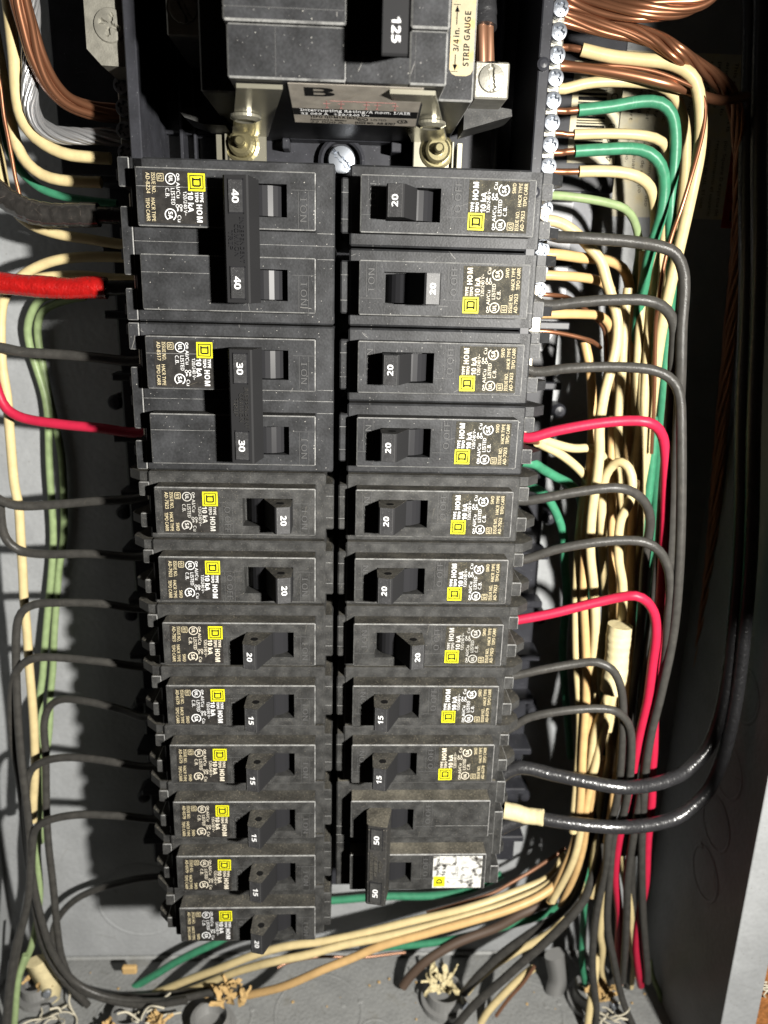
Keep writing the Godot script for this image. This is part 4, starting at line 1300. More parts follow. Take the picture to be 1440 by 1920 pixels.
	wire("black_wire", "black wire sweeping left across the lower right corner, upper of two", "black hot wires of the right column", "black_wire", 2.1, [130.3, -264.8, -52, 128.7, -284.9, -50.3, 125.8, -298.3, -48.7, 123.9, -316.9, -47, 120.5, -331, -46.4, 112.4, -343.6, -47.6, 99.8, -355.3, -48.7, 87.1, -369.3, -49.8, 74.3, -387.9, -50.9, 69.3, -397, -52], 0, "wire")
	wire("black_cable", "upper thick black cable curving right from the two-pole 50 breaker", "thick black cables", "black_cable", 2.9, [58, -241.8, -16, 66, -241.8, -16, 78.2, -233.7, -16, 93.6, -234.4, -12.4, 106.8, -235.3, -8.9, 120.5, -236.2, -6.4, 132.8, -237, -8.6, 142.1, -236, -10.7, 150.6, -234, -13.9, 162.1, -223.8, -18.7, 168, -199.1, -23, 168.2, -165.8, -26.5, 165, -120, -29.9, 159.5, -66.4, -33.3, 157.4, -22.1, -41.4, 155.7, 23, -50.7, 152.3, 77.5, -60], 0, "wire")
	wire("black_cable", "lower thick black cable curving right from the two-pole 50 breaker", "thick black cables", "black_cable", 2.9, [58, -267.2, -16, 66, -267.2, -16, 84.8, -258, -16, 94.6, -257.7, -13.1, 106.8, -258, -10.3, 120.6, -258.1, -8.3, 132.9, -258.8, -9.7, 142.3, -258.3, -11.1, 152.1, -255.6, -13.1, 164.7, -242, -16, 170.7, -209.6, -19, 170.5, -164.1, -22.5, 167.7, -118.8, -25.9, 162.1, -65.9, -29.3, 159.7, -22.3, -36.9, 157.7, 22, -45.4, 154, 75.5, -54], 0, "wire")
	taped("cream_tape_band", "cream tape wrapped round the lower thick black cable at the breaker", "cream_tape", 3.5, [73.9, -254.9, -16, 79.1, -255.3, -14.8, 82.9, -255.7, -13.5, 87.2, -255.3, -12.2, 89.9, -254.9, -11], [], "copper", 0.1, "tape")
	wire("cream_wire", "thick cream wire, topmost on the right terminal bar, with its copper end bare", "cream neutral wires on the right", "cream", 2.15, [73, 43.4, -30, 78, 43.4, -30, 79.7, 42.7, -28.4, 92.5, 40.3, -26.9, 102.2, 39.4, -25.3, 111, 38.5, -23.7, 117.2, 36.2, -22.2, 121.6, 32.9, -22.4, 124.2, 26.8, -22.7, 125.9, 18.6, -23.1, 126.3, 10.1, -23.5, 125.6, 1.4, -23.9, 125.4, -9, -26.4, 125.2, -21.7, -29.3, 125, -38.8, -32.2, 125.9, -52.9, -36.1, 127.7, -71.1, -41.4, 129.5, -90.4, -46.7, 131.9, -114.6, -52, 133.6, -141.7, -53, 129, -216.5, -54, 129.2, -248.9, -55, 127.9, -280, -56, 126.7, -312.6, -57, 128, -340.2, -58], 9, "wire")
	wire("cream_wire", "thin cream wire second from the top on the right terminal bar", "cream neutral wires on the right", "cream", 1.8, [73, 30.7, -30, 78.4, 30.7, -30, 84, 32.1, -30, 91.4, 33.2, -30, 103.7, 33.6, -30, 111.4, 33, -30, 117.7, 30.6, -31.9, 122.4, 25.8, -34.3, 125.9, 18.5, -36.7, 128.4, 6.3, -39, 130.2, -7.4, -41.9, 130.4, -20.7, -45.1, 130.7, -38.8, -48.4, 131.2, -60.1, -51.6, 132, -82.6, -54.8, 133.4, -106.4, -58, 134.4, -133.3, -58, 129.6, -218.7, -58, 129.4, -250.9, -58, 127.7, -281.5, -58, 125.5, -313.5, -58, 126.4, -340.2, -58], 0, "wire")
	wire("cream_wire", "cream wire between the two green wires on the right terminal bar", "cream neutral wires on the right", "cream", 1.75, [73, 16.6, -30, 78.8, 16.6, -30, 80.5, 16.3, -30, 96.1, 16.8, -30, 108.7, 16.4, -30, 115.4, 15, -31.8, 120.1, 11.1, -36.2, 123.3, 3.6, -40.7, 125.8, -11, -45.1, 127.1, -26.6, -48.7, 128.1, -45.2, -52, 129.4, -67, -55.3, 131.5, -92.4, -58.7, 133.4, -122, -62, 134.7, -149.6, -61.3, 132.8, -220.2, -60.7, 132.3, -252.2, -60, 130.4, -282.5, -59.3, 129.2, -314.1, -58.7, 129.9, -340.2, -58], 8, "wire")
	wire("cream_wire", "cream wire just above the topmost right breaker, with its copper end bare", "cream neutral wires on the right", "cream", 2, [73, 4, -30, 80.1, 4, -30, 83.1, 4.1, -29.7, 97.2, 4.8, -29.4, 106, 3.7, -29.1, 112.7, 0.6, -31.8, 117.1, -6.5, -35.7, 120.2, -17.4, -39.6, 123.1, -34.9, -43.6, 125.3, -55.7, -47.7, 127.9, -82.2, -51.8, 129.3, -110.8, -55.9, 130.8, -131.4, -60, 131.7, -159.4, -59.7, 130.5, -219.5, -59.3, 130.1, -251.5, -59, 128.3, -282, -58.7, 126.3, -313.8, -58.3, 127.1, -340.2, -58], 12, "wire")
	wire("green_wire", "upper bright green wire on the right terminal bar, bending down at right", "green ground wires", "green", 2.1, [73, 23.8, -30, 79.1, 23.8, -30, 80.8, 23.9, -29.3, 94.7, 25.4, -28.7, 105.7, 27.1, -28, 112.1, 26.6, -27.3, 116.6, 23.4, -27.8, 119.4, 16.9, -29.3, 120.9, 7.6, -30.9, 121.7, -3.9, -32.4, 123.7, -15.8, -34, 127.5, -32.5, -37.3, 129.5, -40.8, -40.7, 131.5, -55.3, -44, 134.4, -76, -47.3, 136.7, -95.5, -50.7, 139.1, -115, -54, 140.5, -142.2, -54.7, 128.3, -217.2, -55.3, 128.3, -249.5, -56, 126.9, -280.5, -56.7, 124.8, -312.9, -57.3, 126, -340.2, -58], 10, "wire")
	wire("green_wire", "lower bright green wire on the right terminal bar, curving down inside the upper one", "green ground wires", "green", 2.1, [73, 10.1, -30, 78.8, 10.2, -30, 80.5, 10.5, -29.3, 91.4, 11.6, -28.7, 103.6, 12.4, -28, 109.9, 11.1, -27.3, 114.9, 7.3, -28, 117.9, 1.1, -30, 118.9, -8.6, -32, 118.1, -16.7, -34, 117.3, -26.5, -36, 118.3, -34.7, -40, 118.9, -43.2, -44, 120.4, -55.8, -48, 122.6, -73.4, -52, 125.4, -96.7, -56, 128.1, -116.6, -60, 129.5, -143.9, -59.7, 132.3, -219.4, -59.3, 132, -251.5, -59, 130.2, -282, -58.7, 129.1, -313.8, -58.3, 130, -340.2, -58], 10, "wire")
	wire("pale_green_wire", "pale green wire from beside the topmost right breaker", "green ground wires", "pale_green", 1.55, [73, -3.9, -30, 81.4, -3.7, -32, 91.3, -4.2, -33.2, 100.2, -5.3, -34.4, 106.2, -6.8, -35.6, 111, -10.3, -38.4, 114.5, -15.5, -41.7, 116.9, -20.9, -45.1, 117.9, -28.3, -48.5, 118.8, -34.6, -51.9, 121.4, -47.6, -55.2, 124.3, -67.4, -58.6, 127.8, -93.1, -62, 130, -119.4, -61.3, 136.6, -220.2, -60.7, 136.2, -252.2, -60, 134.4, -282.5, -59.3, 135.3, -314.1, -58.7, 136.1, -340.3, -58], 0, "wire")
	wire("bare_copper_wire", "thick bare copper wire slanting right over the barcode sticker", "bare copper ground wires on the right", "copper", 1.75, [73, 37.6, -30, 77.8, 37.7, -30, 86.7, 36.4, -27.9, 99.3, 34.4, -25.7, 112.2, 32.1, -24.6, 122.2, 31.2, -27.9, 129.5, 30.3, -31.1, 137.7, 30.9, -36.1, 150.1, 34.1, -44], 0, "wire")
	wire("bare_copper_wire", "thin bare copper wire looping over the paper label on the right", "bare copper ground wires on the right", "copper", 0.75, [73, 38.9, -30, 77.7, 39, -30, 86.7, 37.7, -28.3, 97.4, 37.3, -26.7, 108.2, 35.5, -25, 118.2, 32, -23.3, 123.1, 29.2, -21.9, 125.2, 24.9, -21.5, 125.4, 18.2, -21.1, 124.4, 10.4, -20.7, 122.6, 0.9, -20.2, 121, -8.8, -20.8, 120, -16, -22.6, 119.1, -26.9, -24.5, 119.7, -38.8, -27.1, 121.9, -49, -32.8, 126.6, -75.2, -38.4, 131.1, -101.2, -44], 0, "wire")
	twisted("copper_conductor", "thick twisted copper conductor leaving the right terminal bar near the top, curling down into shadow", "copper", 2.0, 1.0, 8, 0.013, [73, 51.7, -28, 78.7, 51.2, -28, 88.5, 49.1, -26, 99, 47, -24, 106.8, 44.2, -22, 112.9, 40.3, -20, 121.6, 38.9, -26.9, 131.6, 37.7, -33.8, 141.2, 34.8, -40.6, 149.4, 27.8, -48, 156.6, 14.3, -55.5, 163.3, -8.5, -63, 169.4, -38, -70.5, 172.5, -74.7, -72.7, 175.9, -119.2, -73.5, 179.5, -167.1, -74.3, 182, -219.1, -75.2, 183.8, -269.1, -76], "wire", "twisted copper conductors")
	twisted("copper_conductor", "thick twisted copper conductor at the very top right corner", "copper", 2.3, 1.1, 8, 0.012, [73, 57.2, -28, 79.2, 56.3, -28, 89.1, 53.9, -24, 98.7, 52.3, -20, 109.4, 53.4, -20, 118, 55.9, -20, 123.7, 60.2, -20], "wire", "twisted copper conductors")
	twisted("copper_conductor", "twisted copper conductor at the upper left bending into the shadowed terminal bar", "copper", 2.1, 1.25, 6, 0.006, [-105.7, 55.5, -26, -105.2, 49.7, -26.4, -103.7, 42.1, -26.9, -101.6, 33.2, -27.3, -98.1, 25.5, -27.7, -93, 20.5, -28.1, -85.7, 18.2, -28.6, -77.2, 17.5, -29, -72, 17.7, -30], "wire", "twisted copper conductors")
	twisted("aluminium_cable", "bare stranded aluminium cable bending into the shadowed terminal bar at upper left", "aluminium", 2.25, 0.62, 14, 0.022, [-104.4, 58.4, -34, -104.3, 51.9, -33.3, -104.5, 43.9, -32.7, -105.8, 32.9, -32, -106.4, 24.6, -31.3, -106.3, 17.7, -30.8, -103.4, 12.8, -30.3, -98, 10.4, -29.9, -90.3, 9.9, -29.4, -77, 10.1, -29, -72, 10.3, -30], "cable", "")
	wire("tan_wire", "tan wire curving far down from beside the topmost right breaker", "cream neutral wires on the right", "cream", 2, [66, -11.9, -34, 79.5, -12.7, -34, 86.3, -15.8, -33.4, 92.9, -21.4, -32.8, 97.5, -26.1, -32.2, 100.4, -33.1, -31.5, 103.7, -41.1, -30.7, 105.7, -47.1, -30, 106.2, -55, -29.2, 104.9, -65, -28.4, 103.3, -75.3, -28.4, 103, -87.9, -29.1, 104.2, -97, -29.8, 104.5, -108.1, -30.5, 104.1, -119.4, -31.2, 104.4, -131, -31.9, 105.6, -142.9, -32.6, 108.6, -157, -33.3, 111.8, -177.1, -34, 115.7, -208.1, -38.8, 128.7, -241.4, -43.6, 129.2, -274.3, -48.4, 131.7, -309.4, -53.2, 134.7, -340.3, -58], 0, "wire")
	wire("tan_wire", "tan wire between the two topmost right breakers", "cream neutral wires on the right", "tan", 2, [66, -24.3, -32, 80, -24.3, -32, 91.5, -24.9, -36.4, 103.3, -25.2, -40.9, 110.8, -27.6, -45, 115, -32.4, -48.1, 117.6, -41.2, -51.3, 120.3, -58.3, -54.5, 123.4, -78.6, -57.7, 125.8, -102.4, -60.8, 127.7, -117.6, -64, 129.6, -145, -63, 136, -220.9, -62, 135.5, -252.8, -61, 133.5, -283, -60, 133.7, -314.4, -59, 134.3, -340.3, -58], 0, "wire")
	wire("tan_wire", "short tan wire beside the second right breaker, upper of two", "cream neutral wires on the right", "tan", 1.8, [66, -31.3, -32, 81.1, -31.5, -32, 95.5, -32.3, -37.8, 103, -33.8, -43.7, 109.2, -37.7, -48.1, 113.9, -45.5, -51.7, 117.5, -58.5, -55.3, 120.6, -78.8, -58.9, 123.1, -102.7, -62.4, 125.4, -125.6, -66, 125.9, -153.4, -64.7, 132.5, -221.7, -63.3, 131.8, -253.5, -62, 129.6, -283.5, -60.7, 127.4, -314.6, -59.3, 127.9, -340.2, -58], 0, "wire")
	wire("tan_wire", "short tan wire beside the second right breaker, lower of two", "cream neutral wires on the right", "tan", 1.8, [66, -45.6, -32, 81.9, -45.6, -32, 93.9, -45.7, -37.8, 103.5, -46.6, -43.7, 109.3, -51.2, -48.1, 112.9, -60.5, -51.7, 116.1, -78.4, -55.3, 118.7, -99.7, -58.9, 121.4, -122.3, -62.4, 123.9, -143.5, -66, 125.1, -172, -64.7, 134.9, -221.7, -63.3, 134.2, -253.5, -62, 132, -283.5, -60.7, 131.1, -314.6, -59.3, 131.6, -340.2, -58], 0, "wire")
	wire("cream_wire", "cream wire leaving under the breaker of the upper red wire, ending near the bundle", "cream neutral wires on the right", "cream", 1.75, [66, -92.1, -26, 77.2, -92.5, -26, 85.7, -95.2, -29.7, 94.5, -97.5, -33.4, 103.9, -98, -37, 109.2, -102, -40.5, 112.9, -113, -44, 115.7, -128, -47.5, 117.6, -140, -51, 121.7, -163.3, -54.5, 124.5, -182.7, -58, 125.7, -213, -58, 130.7, -250.9, -58, 129, -281.5, -58, 127.5, -313.5, -58, 128.5, -340.2, -58], 0, "wire")
	wire("cream_wire", "cream wire with a bare copper tip below the upper red wire", "cream neutral wires on the right", "cream", 1.8, [66, -92.6, -22, 75.2, -93.2, -22, 79.1, -95.2, -27, 88.9, -100.1, -32, 98.6, -107, -36.8, 105.9, -114.8, -41.4, 111.9, -127.7, -46.1, 117.5, -148.6, -50.7, 122.8, -170.9, -55.4, 127.9, -194.5, -60, 128.8, -225.4, -59.6, 130.3, -251.6, -59.2, 128.5, -282.1, -58.8, 126.5, -313.8, -58.4, 127.3, -340.2, -58], 10, "wire")
	wire("cream_wire", "cream wire making a small loop in the right bundle", "cream neutral wires on the right", "cream", 1.9, [112.4, -137.7, -40, 109.9, -118.4, -37.9, 110, -108.8, -35.7, 112, -103.8, -33.6, 114.4, -102.4, -31.4, 116.9, -104.5, -29.3, 118.6, -110.2, -28.3, 118.3, -119.3, -29, 116.2, -125.2, -29.7, 116, -133.4, -30.4, 117.6, -145.3, -31.1, 120.3, -154.4, -31.9, 121.8, -166.3, -32.3, 122.2, -181.5, -32.8, 123.1, -204.9, -33.2, 120.6, -229.3, -33.6, 118.3, -249.1, -34], 0, "wire")
	wire("tan_wire", "cream wire deep in the right bundle beside the small loop", "cream neutral wires on the right", "tan", 1.8, [113.1, -85.8, -44, 114.7, -108.1, -42.9, 116.4, -126.4, -41.8, 118.1, -150, -40.7, 120.6, -171.9, -39.6, 123.2, -189.4, -38.4, 122.4, -212.6, -37.3, 119.2, -236.6, -36.2, 118.1, -258.5, -35.1, 116.7, -275.1, -34], 0, "wire")
	wire("cream_wire", "cream wire deep in the right bundle next to the green wire", "cream neutral wires on the right", "cream", 1.8, [123.3, -68.2, -44, 124.5, -89.9, -43.2, 124.6, -112.4, -42.5, 125.7, -135.7, -41.8, 125.3, -150, -41, 125.8, -164.6, -40.2, 126.5, -182.1, -39.5, 127, -205.3, -38.8, 124.5, -229.4, -38], 0, "wire")
	wire("tan_wire", "tan wire deep in the right bundle behind the black arches", "cream neutral wires on the right", "tan", 1.8, [118.7, -39.1, -50, 120.7, -68.7, -48.4, 121.4, -95.1, -46.8, 122.5, -124.9, -45.2, 124, -156, -43.6, 125.4, -185.9, -42, 127.7, -217.1, -45.2, 125.7, -244.6, -48.4, 125.3, -276.6, -51.6, 124.4, -310.7, -54.8, 126.5, -340.2, -58], 0, "wire")
	wire("cream_wire", "cream wire running down the outer side of the right bundle", "cream neutral wires on the right", "cream", 1.8, [122.6, -39, -42, 124.2, -68, -42.5, 126.3, -94.3, -43, 129, -126.7, -43.5, 130.3, -151.1, -44, 132, -176.6, -44.5, 133.8, -203.3, -45, 135.3, -231.2, -45.5, 136.9, -266.5, -46], 0, "wire")
	wire("green_wire", "green wire with a torn end leaving under the breaker below the upper red wire", "green ground wires", "green", 2, [66, -101.8, -30, 78.1, -103.1, -30, 81.9, -105.7, -35, 89.8, -110.6, -40, 97.9, -115.3, -45, 104.2, -121.8, -50.3, 109.4, -135.4, -55.5, 115.2, -157.4, -60.8, 121, -183.5, -66, 121.4, -213.6, -64.4, 132.1, -254, -62.8, 129.8, -283.9, -61.2, 127.4, -314.8, -59.6, 127.8, -340.2, -58], 6, "wire")
	wire("green_wire", "green wire hanging inside the base edge beside the lower red wire", "green ground wires", "green", 1.9, [66, -114.3, -40, 83.2, -116.9, -44, 89.6, -122, -46, 95.6, -132.1, -48, 98.9, -141.2, -50, 101.1, -154.3, -52, 103.5, -165.2, -53.7, 105, -176.3, -55.3, 105.5, -187.8, -57, 107.1, -205, -58.7, 111.5, -231.6, -60.3, 116.7, -259.5, -62], 0, "wire")
	wire("green_wire", "green wire at the outer side of the right bundle, seen between the black arches", "green ground wires", "green", 2, [133.9, -86.4, -50, 134.2, -102.5, -50.4, 134.4, -121.5, -50.9, 134, -136.2, -51.3, 134.9, -153.9, -51.8, 135.3, -172.1, -52.2, 134.8, -196.4, -52.7, 130.9, -218.8, -53.1, 127.9, -233.3, -53.6, 129.3, -254.2, -54], 0, "wire")
	wire("bare_copper_wire", "short bent bare copper wire beside the third right breaker", "bare copper ground wires on the right", "copper", 0.85, [73, -52.2, -30, 78.3, -52.1, -30, 86.7, -53.2, -32, 94.8, -54.7, -34, 98.6, -55.6, -36, 101.9, -57.3, -38, 103.5, -58.2, -40], 0, "wire")
	wire("bare_copper_wire", "bare copper wire hooking down behind the second right breaker", "bare copper ground wires on the right", "copper", 0.85, [73, -38.3, -30, 78.3, -38.5, -30, 86.6, -39, -34.7, 94, -42.1, -39.3, 100.5, -46.1, -44, 106.8, -50.6, -48.7, 109.8, -56.3, -53.3, 112.8, -69.8, -58], 0, "wire")
	wire("cream_wire", "cream wire in the middle of the right bundle behind the second black arch", "cream neutral wires on the right", "cream", 1.9, [112.1, -35.2, -40, 112, -47.3, -40.6, 113.2, -68.1, -41.1, 115, -89.8, -41.7, 118.6, -112.5, -42.3, 123.4, -136.1, -42.9, 126, -160.9, -43.4, 126.1, -181.6, -44, 129.9, -212.5, -46.8, 132.1, -245.3, -49.6, 131.7, -277.3, -52.4, 134, -311.2, -55.2, 136.3, -340.3, -58], 0, "wire")
	wire("tan_wire", "tan wire in the right bundle just inside the cream one from the topmost right breaker", "cream neutral wires on the right", "tan", 1.9, [96.9, -55.9, -40, 100.5, -68.2, -39.3, 103.1, -87.4, -38.7, 103.6, -107.2, -38, 103.9, -129.9, -37.3, 105.6, -153.5, -36.7, 108.8, -183.1, -36, 111.7, -214.1, -35.3, 113.6, -249.6, -34.7, 114.1, -272.1, -34], 0, "wire")
	wire("cream_wire", "cream wire close to the base edge in the right bundle", "cream neutral wires on the right", "cream", 1.9, [112.4, -69.4, -54, 110.1, -89.1, -50.2, 105.5, -113.7, -46.5, 103.4, -136.3, -42.8, 103.8, -160.1, -41, 106.8, -190.1, -39.8, 110.5, -221.4, -38.5, 112.3, -254.2, -37.2, 112.7, -282.6, -36], 0, "wire")
	wire("tan_wire", "tan wire beside the tape wrap at the outer side", "cream neutral wires on the right", "tan", 1.9, [122.9, -111.4, -38, 124.1, -134.5, -37.7, 126.4, -158.5, -37.4, 129.7, -183.5, -37.1, 130.7, -209.6, -36.9, 130.3, -236.8, -36.6, 130.3, -265.2, -36.3, 129.7, -288.8, -36], 0, "wire")
	wire("cream_wire", "cream wire in the right bundle between the pale green and bright green wires", "cream neutral wires on the right", "cream", 1.9, [117.4, -21.2, -42, 118.9, -39.1, -43.6, 120.7, -59.8, -45.2, 122.6, -81.6, -46.8, 124.2, -102.2, -48.4, 125.4, -123.8, -50, 128.3, -151.3, -51.3, 132.7, -215.7, -52.7, 133.1, -248.2, -54, 132.2, -279.5, -55.3, 133.5, -312.4, -56.7, 135.1, -340.3, -58], 0, "wire")
	taped("cream_tape_wrap", "cream tape wrapped round the cream wires in the middle of the right bundle", "cream_tape", 5.0, [119.9, -171.8, -27, 119.7, -176.2, -27, 120.1, -192.5, -27, 119.6, -203, -27], [], "copper", 0.18, "tape")
	wire("cream_wire", "cream wire dropping out of the tape wrap, left one", "cream neutral wires on the right", "cream", 1.85, [120.8, -198, -30, 118.6, -215, -32.3, 117.4, -228.6, -34.6, 117.9, -251.1, -36.9, 117.6, -276.2, -39.1, 116.8, -299.3, -41.4, 113.8, -317.1, -43.7, 109.6, -332.1, -46], 0, "wire")
	wire("tan_wire", "tan wire dropping from the right bundle towards the floor, left of the cream ones", "cream neutral wires on the right", "tan", 1.85, [115.2, -217.2, -36, 114.3, -234.1, -38, 115.8, -260.6, -40, 117.2, -276.9, -42, 115.9, -298.4, -44, 112.7, -315.9, -46, 108.9, -334, -48], 0, "wire")
	wire("tan_wire", "cream wire dropping beside the tan one and crossing under the black wires", "cream neutral wires on the right", "tan", 1.85, [122.2, -242, -36, 121.7, -267, -38.8, 120.7, -290.3, -41.6, 119.8, -309.8, -44.4, 118.6, -323.5, -47.2, 115.9, -339.3, -50], 0, "wire")
	wire("cream_wire", "thin cream wire visible between the lowest black wires and the red one", "cream neutral wires on the right", "cream", 1.85, [135.6, -289.2, -44, 136.8, -316.7, -46.7, 137.5, -335.6, -49.3, 139.1, -358.6, -52, 142.5, -371.8, -54.7, 144.1, -389, -57.3, 151.8, -414.4, -60], 0, "wire")
	wire("cream_wire", "cream wire behind the left red wire near the floor", "cream neutral wires on the right", "cream", 1.85, [141.9, -286.3, -48, 144.2, -307.5, -50.8, 153.2, -343.2, -53.6, 158.6, -370.3, -56.4, 162.9, -384.1, -59.2, 164.1, -405.6, -62], 0, "wire")
	wire("cream_wire", "cream wire standing up at the floor right of the black sweep", "cream neutral wires on the right", "cream", 1.85, [135.8, -366.2, -46, 135.5, -376.5, -42.7, 133.4, -390.3, -39.3, 131.7, -405.9, -36], 0, "wire")
	wire("green_wire", "green wire standing by the grey sheath near the floor on the right", "green ground wires", "green", 1.6, [130.3, -331.6, -56, 131.8, -361, -58, 133.8, -384.4, -60, 138.9, -405.1, -62, 142.7, -418.8, -64], 0, "wire")
	wire("pale_green_wire", "pale green wire running down the dark lower right corner", "green ground wires", "pale_green", 1.4, [172.7, -387.2, -62, 174.3, -396.5, -58.7, 178.4, -405.9, -55.3, 181.8, -424.6, -52], 0, "wire")
	wire("black_wire", "black wire hanging behind the lower right bundle, nearest to the breakers", "black hot wires of the right column", "black_wire", 1.9, [129.5, -232.6, -62, 129.9, -260, -62.7, 130.6, -285.5, -63.3, 132.5, -318.6, -64, 133.9, -353.4, -64.7, 136.6, -390.1, -65.3, 141.9, -417.3, -66], 0, "wire")
	wire("black_wire", "black wire in the lower right bundle between the two red wires", "black hot wires of the right column", "black_wire", 1.9, [145.8, -226.6, -52, 148, -257, -53.7, 150.3, -289, -55.3, 153.4, -319.4, -57, 157.3, -348, -58.7, 160.9, -378, -60.3, 162.9, -405.6, -62], 0, "wire")
	wire("black_wire", "black wire deep behind the left one of the two red wires near the floor", "black hot wires of the right column", "black_wire", 1.9, [139.5, -252.2, -60, 140.8, -283.9, -61.2, 143.7, -317.4, -62.4, 148.6, -352.6, -63.6, 153.5, -382.5, -64.8, 155.5, -413.7, -66], 0, "wire")
	wire("cream_wire", "upper long cream wire crossing the floor from right to lower left", "cream wires crossing the floor of the box", "cream", 2, [118.6, -315.1, -60, 110.2, -326.4, -56, 90.5, -332.5, -52, 68.2, -336.8, -48, 46.8, -344.1, -48.4, 25.3, -350.5, -48.7, 3.6, -356, -49.1, -7.2, -358.9, -49.5, -23.6, -362.1, -49.9, -40.4, -370.2, -52.7, -63.6, -385, -57.1, -81.8, -397.4, -61.6, -97.7, -409.4, -66], 0, "wire")
	wire("cream_wire", "second long cream wire crossing the floor, just below the upper one", "cream wires crossing the floor of the box", "cream", 2, [120.3, -315, -56, 110.5, -325.8, -51.6, 89.5, -333, -47.3, 67.7, -338.3, -44.1, 46.5, -345.6, -44.5, 25.2, -352.1, -44.9, 3.7, -357.5, -45.3, -12.5, -362.7, -45.7, -28.9, -368.5, -47.6, -46.2, -380.3, -53.1, -64.2, -393.7, -58.5, -82.8, -407.4, -64], 0, "wire")
	wire("tan_wire", "lowest long tan wire crossing the floor to the torn paper", "cream wires crossing the floor of the box", "tan", 2.05, [120.5, -314.8, -52, 108, -326, -47.2, 88.5, -332.3, -42.4, 67.1, -338.6, -40.4, 46.3, -346.4, -41.3, 25.1, -354.3, -42.2, 9.2, -363.4, -43.1, -7, -371.9, -44, -23.7, -384.6, -48, -35.2, -393.4, -52, -45.7, -400.6, -56], 0, "wire")
	wire("bare_copper_wire", "bare copper wire along the top of the long cream wires", "bare copper ground wires near the floor", "copper_dull", 0.95, [119, -313.5, -62, 114.1, -316.3, -60.3, 102.4, -324.4, -58.7, 91.3, -330.4, -57, 80.3, -335.8, -55.3, 63.7, -340.4, -53.7, 47.2, -344.3, -52], 0, "wire")
	wire("bare_copper_wire", "thin bare copper wire rising from the torn paper at floor centre", "bare copper ground wires near the floor", "copper_dull", 0.8, [-29.7, -380.5, -54, -25.7, -380, -56.4, -16, -379.2, -58.8, -4.8, -380.4, -61.2, 15.2, -384, -63.6, 38.5, -384, -66], 0, "wire")
	wire("cream_wire", "cream wire between the two black wires sweeping left at the lower right", "cream wires crossing the floor of the box", "cream", 1.9, [117.7, -346.7, -50, 114.2, -354.4, -51, 105.4, -363.2, -52, 96.3, -370.4, -53, 85.8, -380.1, -54, 75.3, -393.2, -55, 71.8, -400.8, -56], 0, "wire")
	wire("cream_wire", "cream wire under the lower black sweep with copper beside it", "cream wires crossing the floor of the box", "cream", 1.9, [103.5, -374.3, -46, 96.8, -380.6, -45.5, 89, -389.5, -45, 81.1, -400.5, -44.5, 76.1, -412.5, -44], 0, "wire")
	wire("bare_copper_wire", "bare copper wire beside the cream one under the lower black sweep", "bare copper ground wires near the floor", "copper_dull", 0.9, [103, -370, -43, 98.1, -379.3, -42.7, 91.2, -389.3, -42.3, 85, -401.3, -42], 0, "wire")
	wire("green_wire", "green wire slanting from the lowest left breaker down to the floor", "green ground wires", "green", 2, [-50.4, -366.9, -66, -63.5, -376, -66.8, -75.4, -383.4, -67.6, -87.3, -392, -68.4, -98.1, -401.1, -69.2, -110.4, -409.9, -70], 0, "wire")
	wire("green_wire", "green wire lying on the back below the two-pole 50 breaker", "green ground wires", "green", 2, [-20, -360.6, -78, 3.3, -358.3, -76.8, 26.5, -356, -75.6, 49.7, -354.5, -74.4, 72.7, -349.4, -73.2, 89.2, -338.7, -72], 0, "wire")
	wire("green_wire", "green wire crossing behind the long cream wires at the lower right", "green ground wires", "green", 1.9, [21.3, -387.1, -72, 38.7, -383.4, -70.3, 59, -379.1, -68.7, 76, -373.4, -67, 94.2, -365.9, -65.3, 109.2, -358.5, -63.7, 119.6, -350.7, -62], 0, "wire")
	wire("brown_wire", "dark brown cable end lying on the floor left of the torn yellow paper", "", "dark_brown", 2.5, [37.4, -403.1, -62, 41.6, -396.6, -62.7, 50, -386.5, -63.3, 64.1, -376.6, -64, 86.8, -366.9, -64.7, 100.8, -357.9, -65.3, 114.9, -351, -66], 0, "cable")
	wire("cream_wire", "thickest cream wire at the upper left, bending to the shadowed terminal bar", "cream wires at the upper left", "cream", 2.05, [-111.6, 58.1, -34, -111.9, 51.7, -33.6, -111.4, 43.7, -33.2, -111.1, 32.9, -32.8, -111.3, 24.6, -32.4, -110.8, 17.8, -32, -109, 12.9, -31.6, -105.6, 9.1, -31.2, -100.2, 5.9, -30.8, -94.2, 4.2, -30.4, -80.5, 3.3, -30], 0, "wire")
	wire("cream_wire", "cream wire bending in just below the thickest one at the upper left", "cream wires at the upper left", "cream", 2, [-121.2, 47.6, -42, -120.3, 37.7, -41.6, -119.6, 29.2, -41.1, -118.7, 20.7, -40.7, -117.6, 13.4, -40.2, -115.9, 6.8, -39.8, -112.8, 1.8, -39.3, -107.7, -1.8, -38.9, -101.1, -3.4, -38.4, -86.7, -3.6, -38], 0, "wire")
	wire("cream_wire", "cream wire passing under the taped black cable at the left edge", "cream wires at the upper left", "cream", 1.9, [-128.4, 25.9, -50, -127.4, 11.6, -49.2, -126.4, 0.6, -48.5, -125.4, -7.8, -47.8, -122.3, -13.9, -47, -116.2, -18.7, -46.2, -106.3, -21.5, -45.5, -95.2, -22.7, -44.8, -82.6, -24, -44, -66, -24.4, -42], 0, "wire")
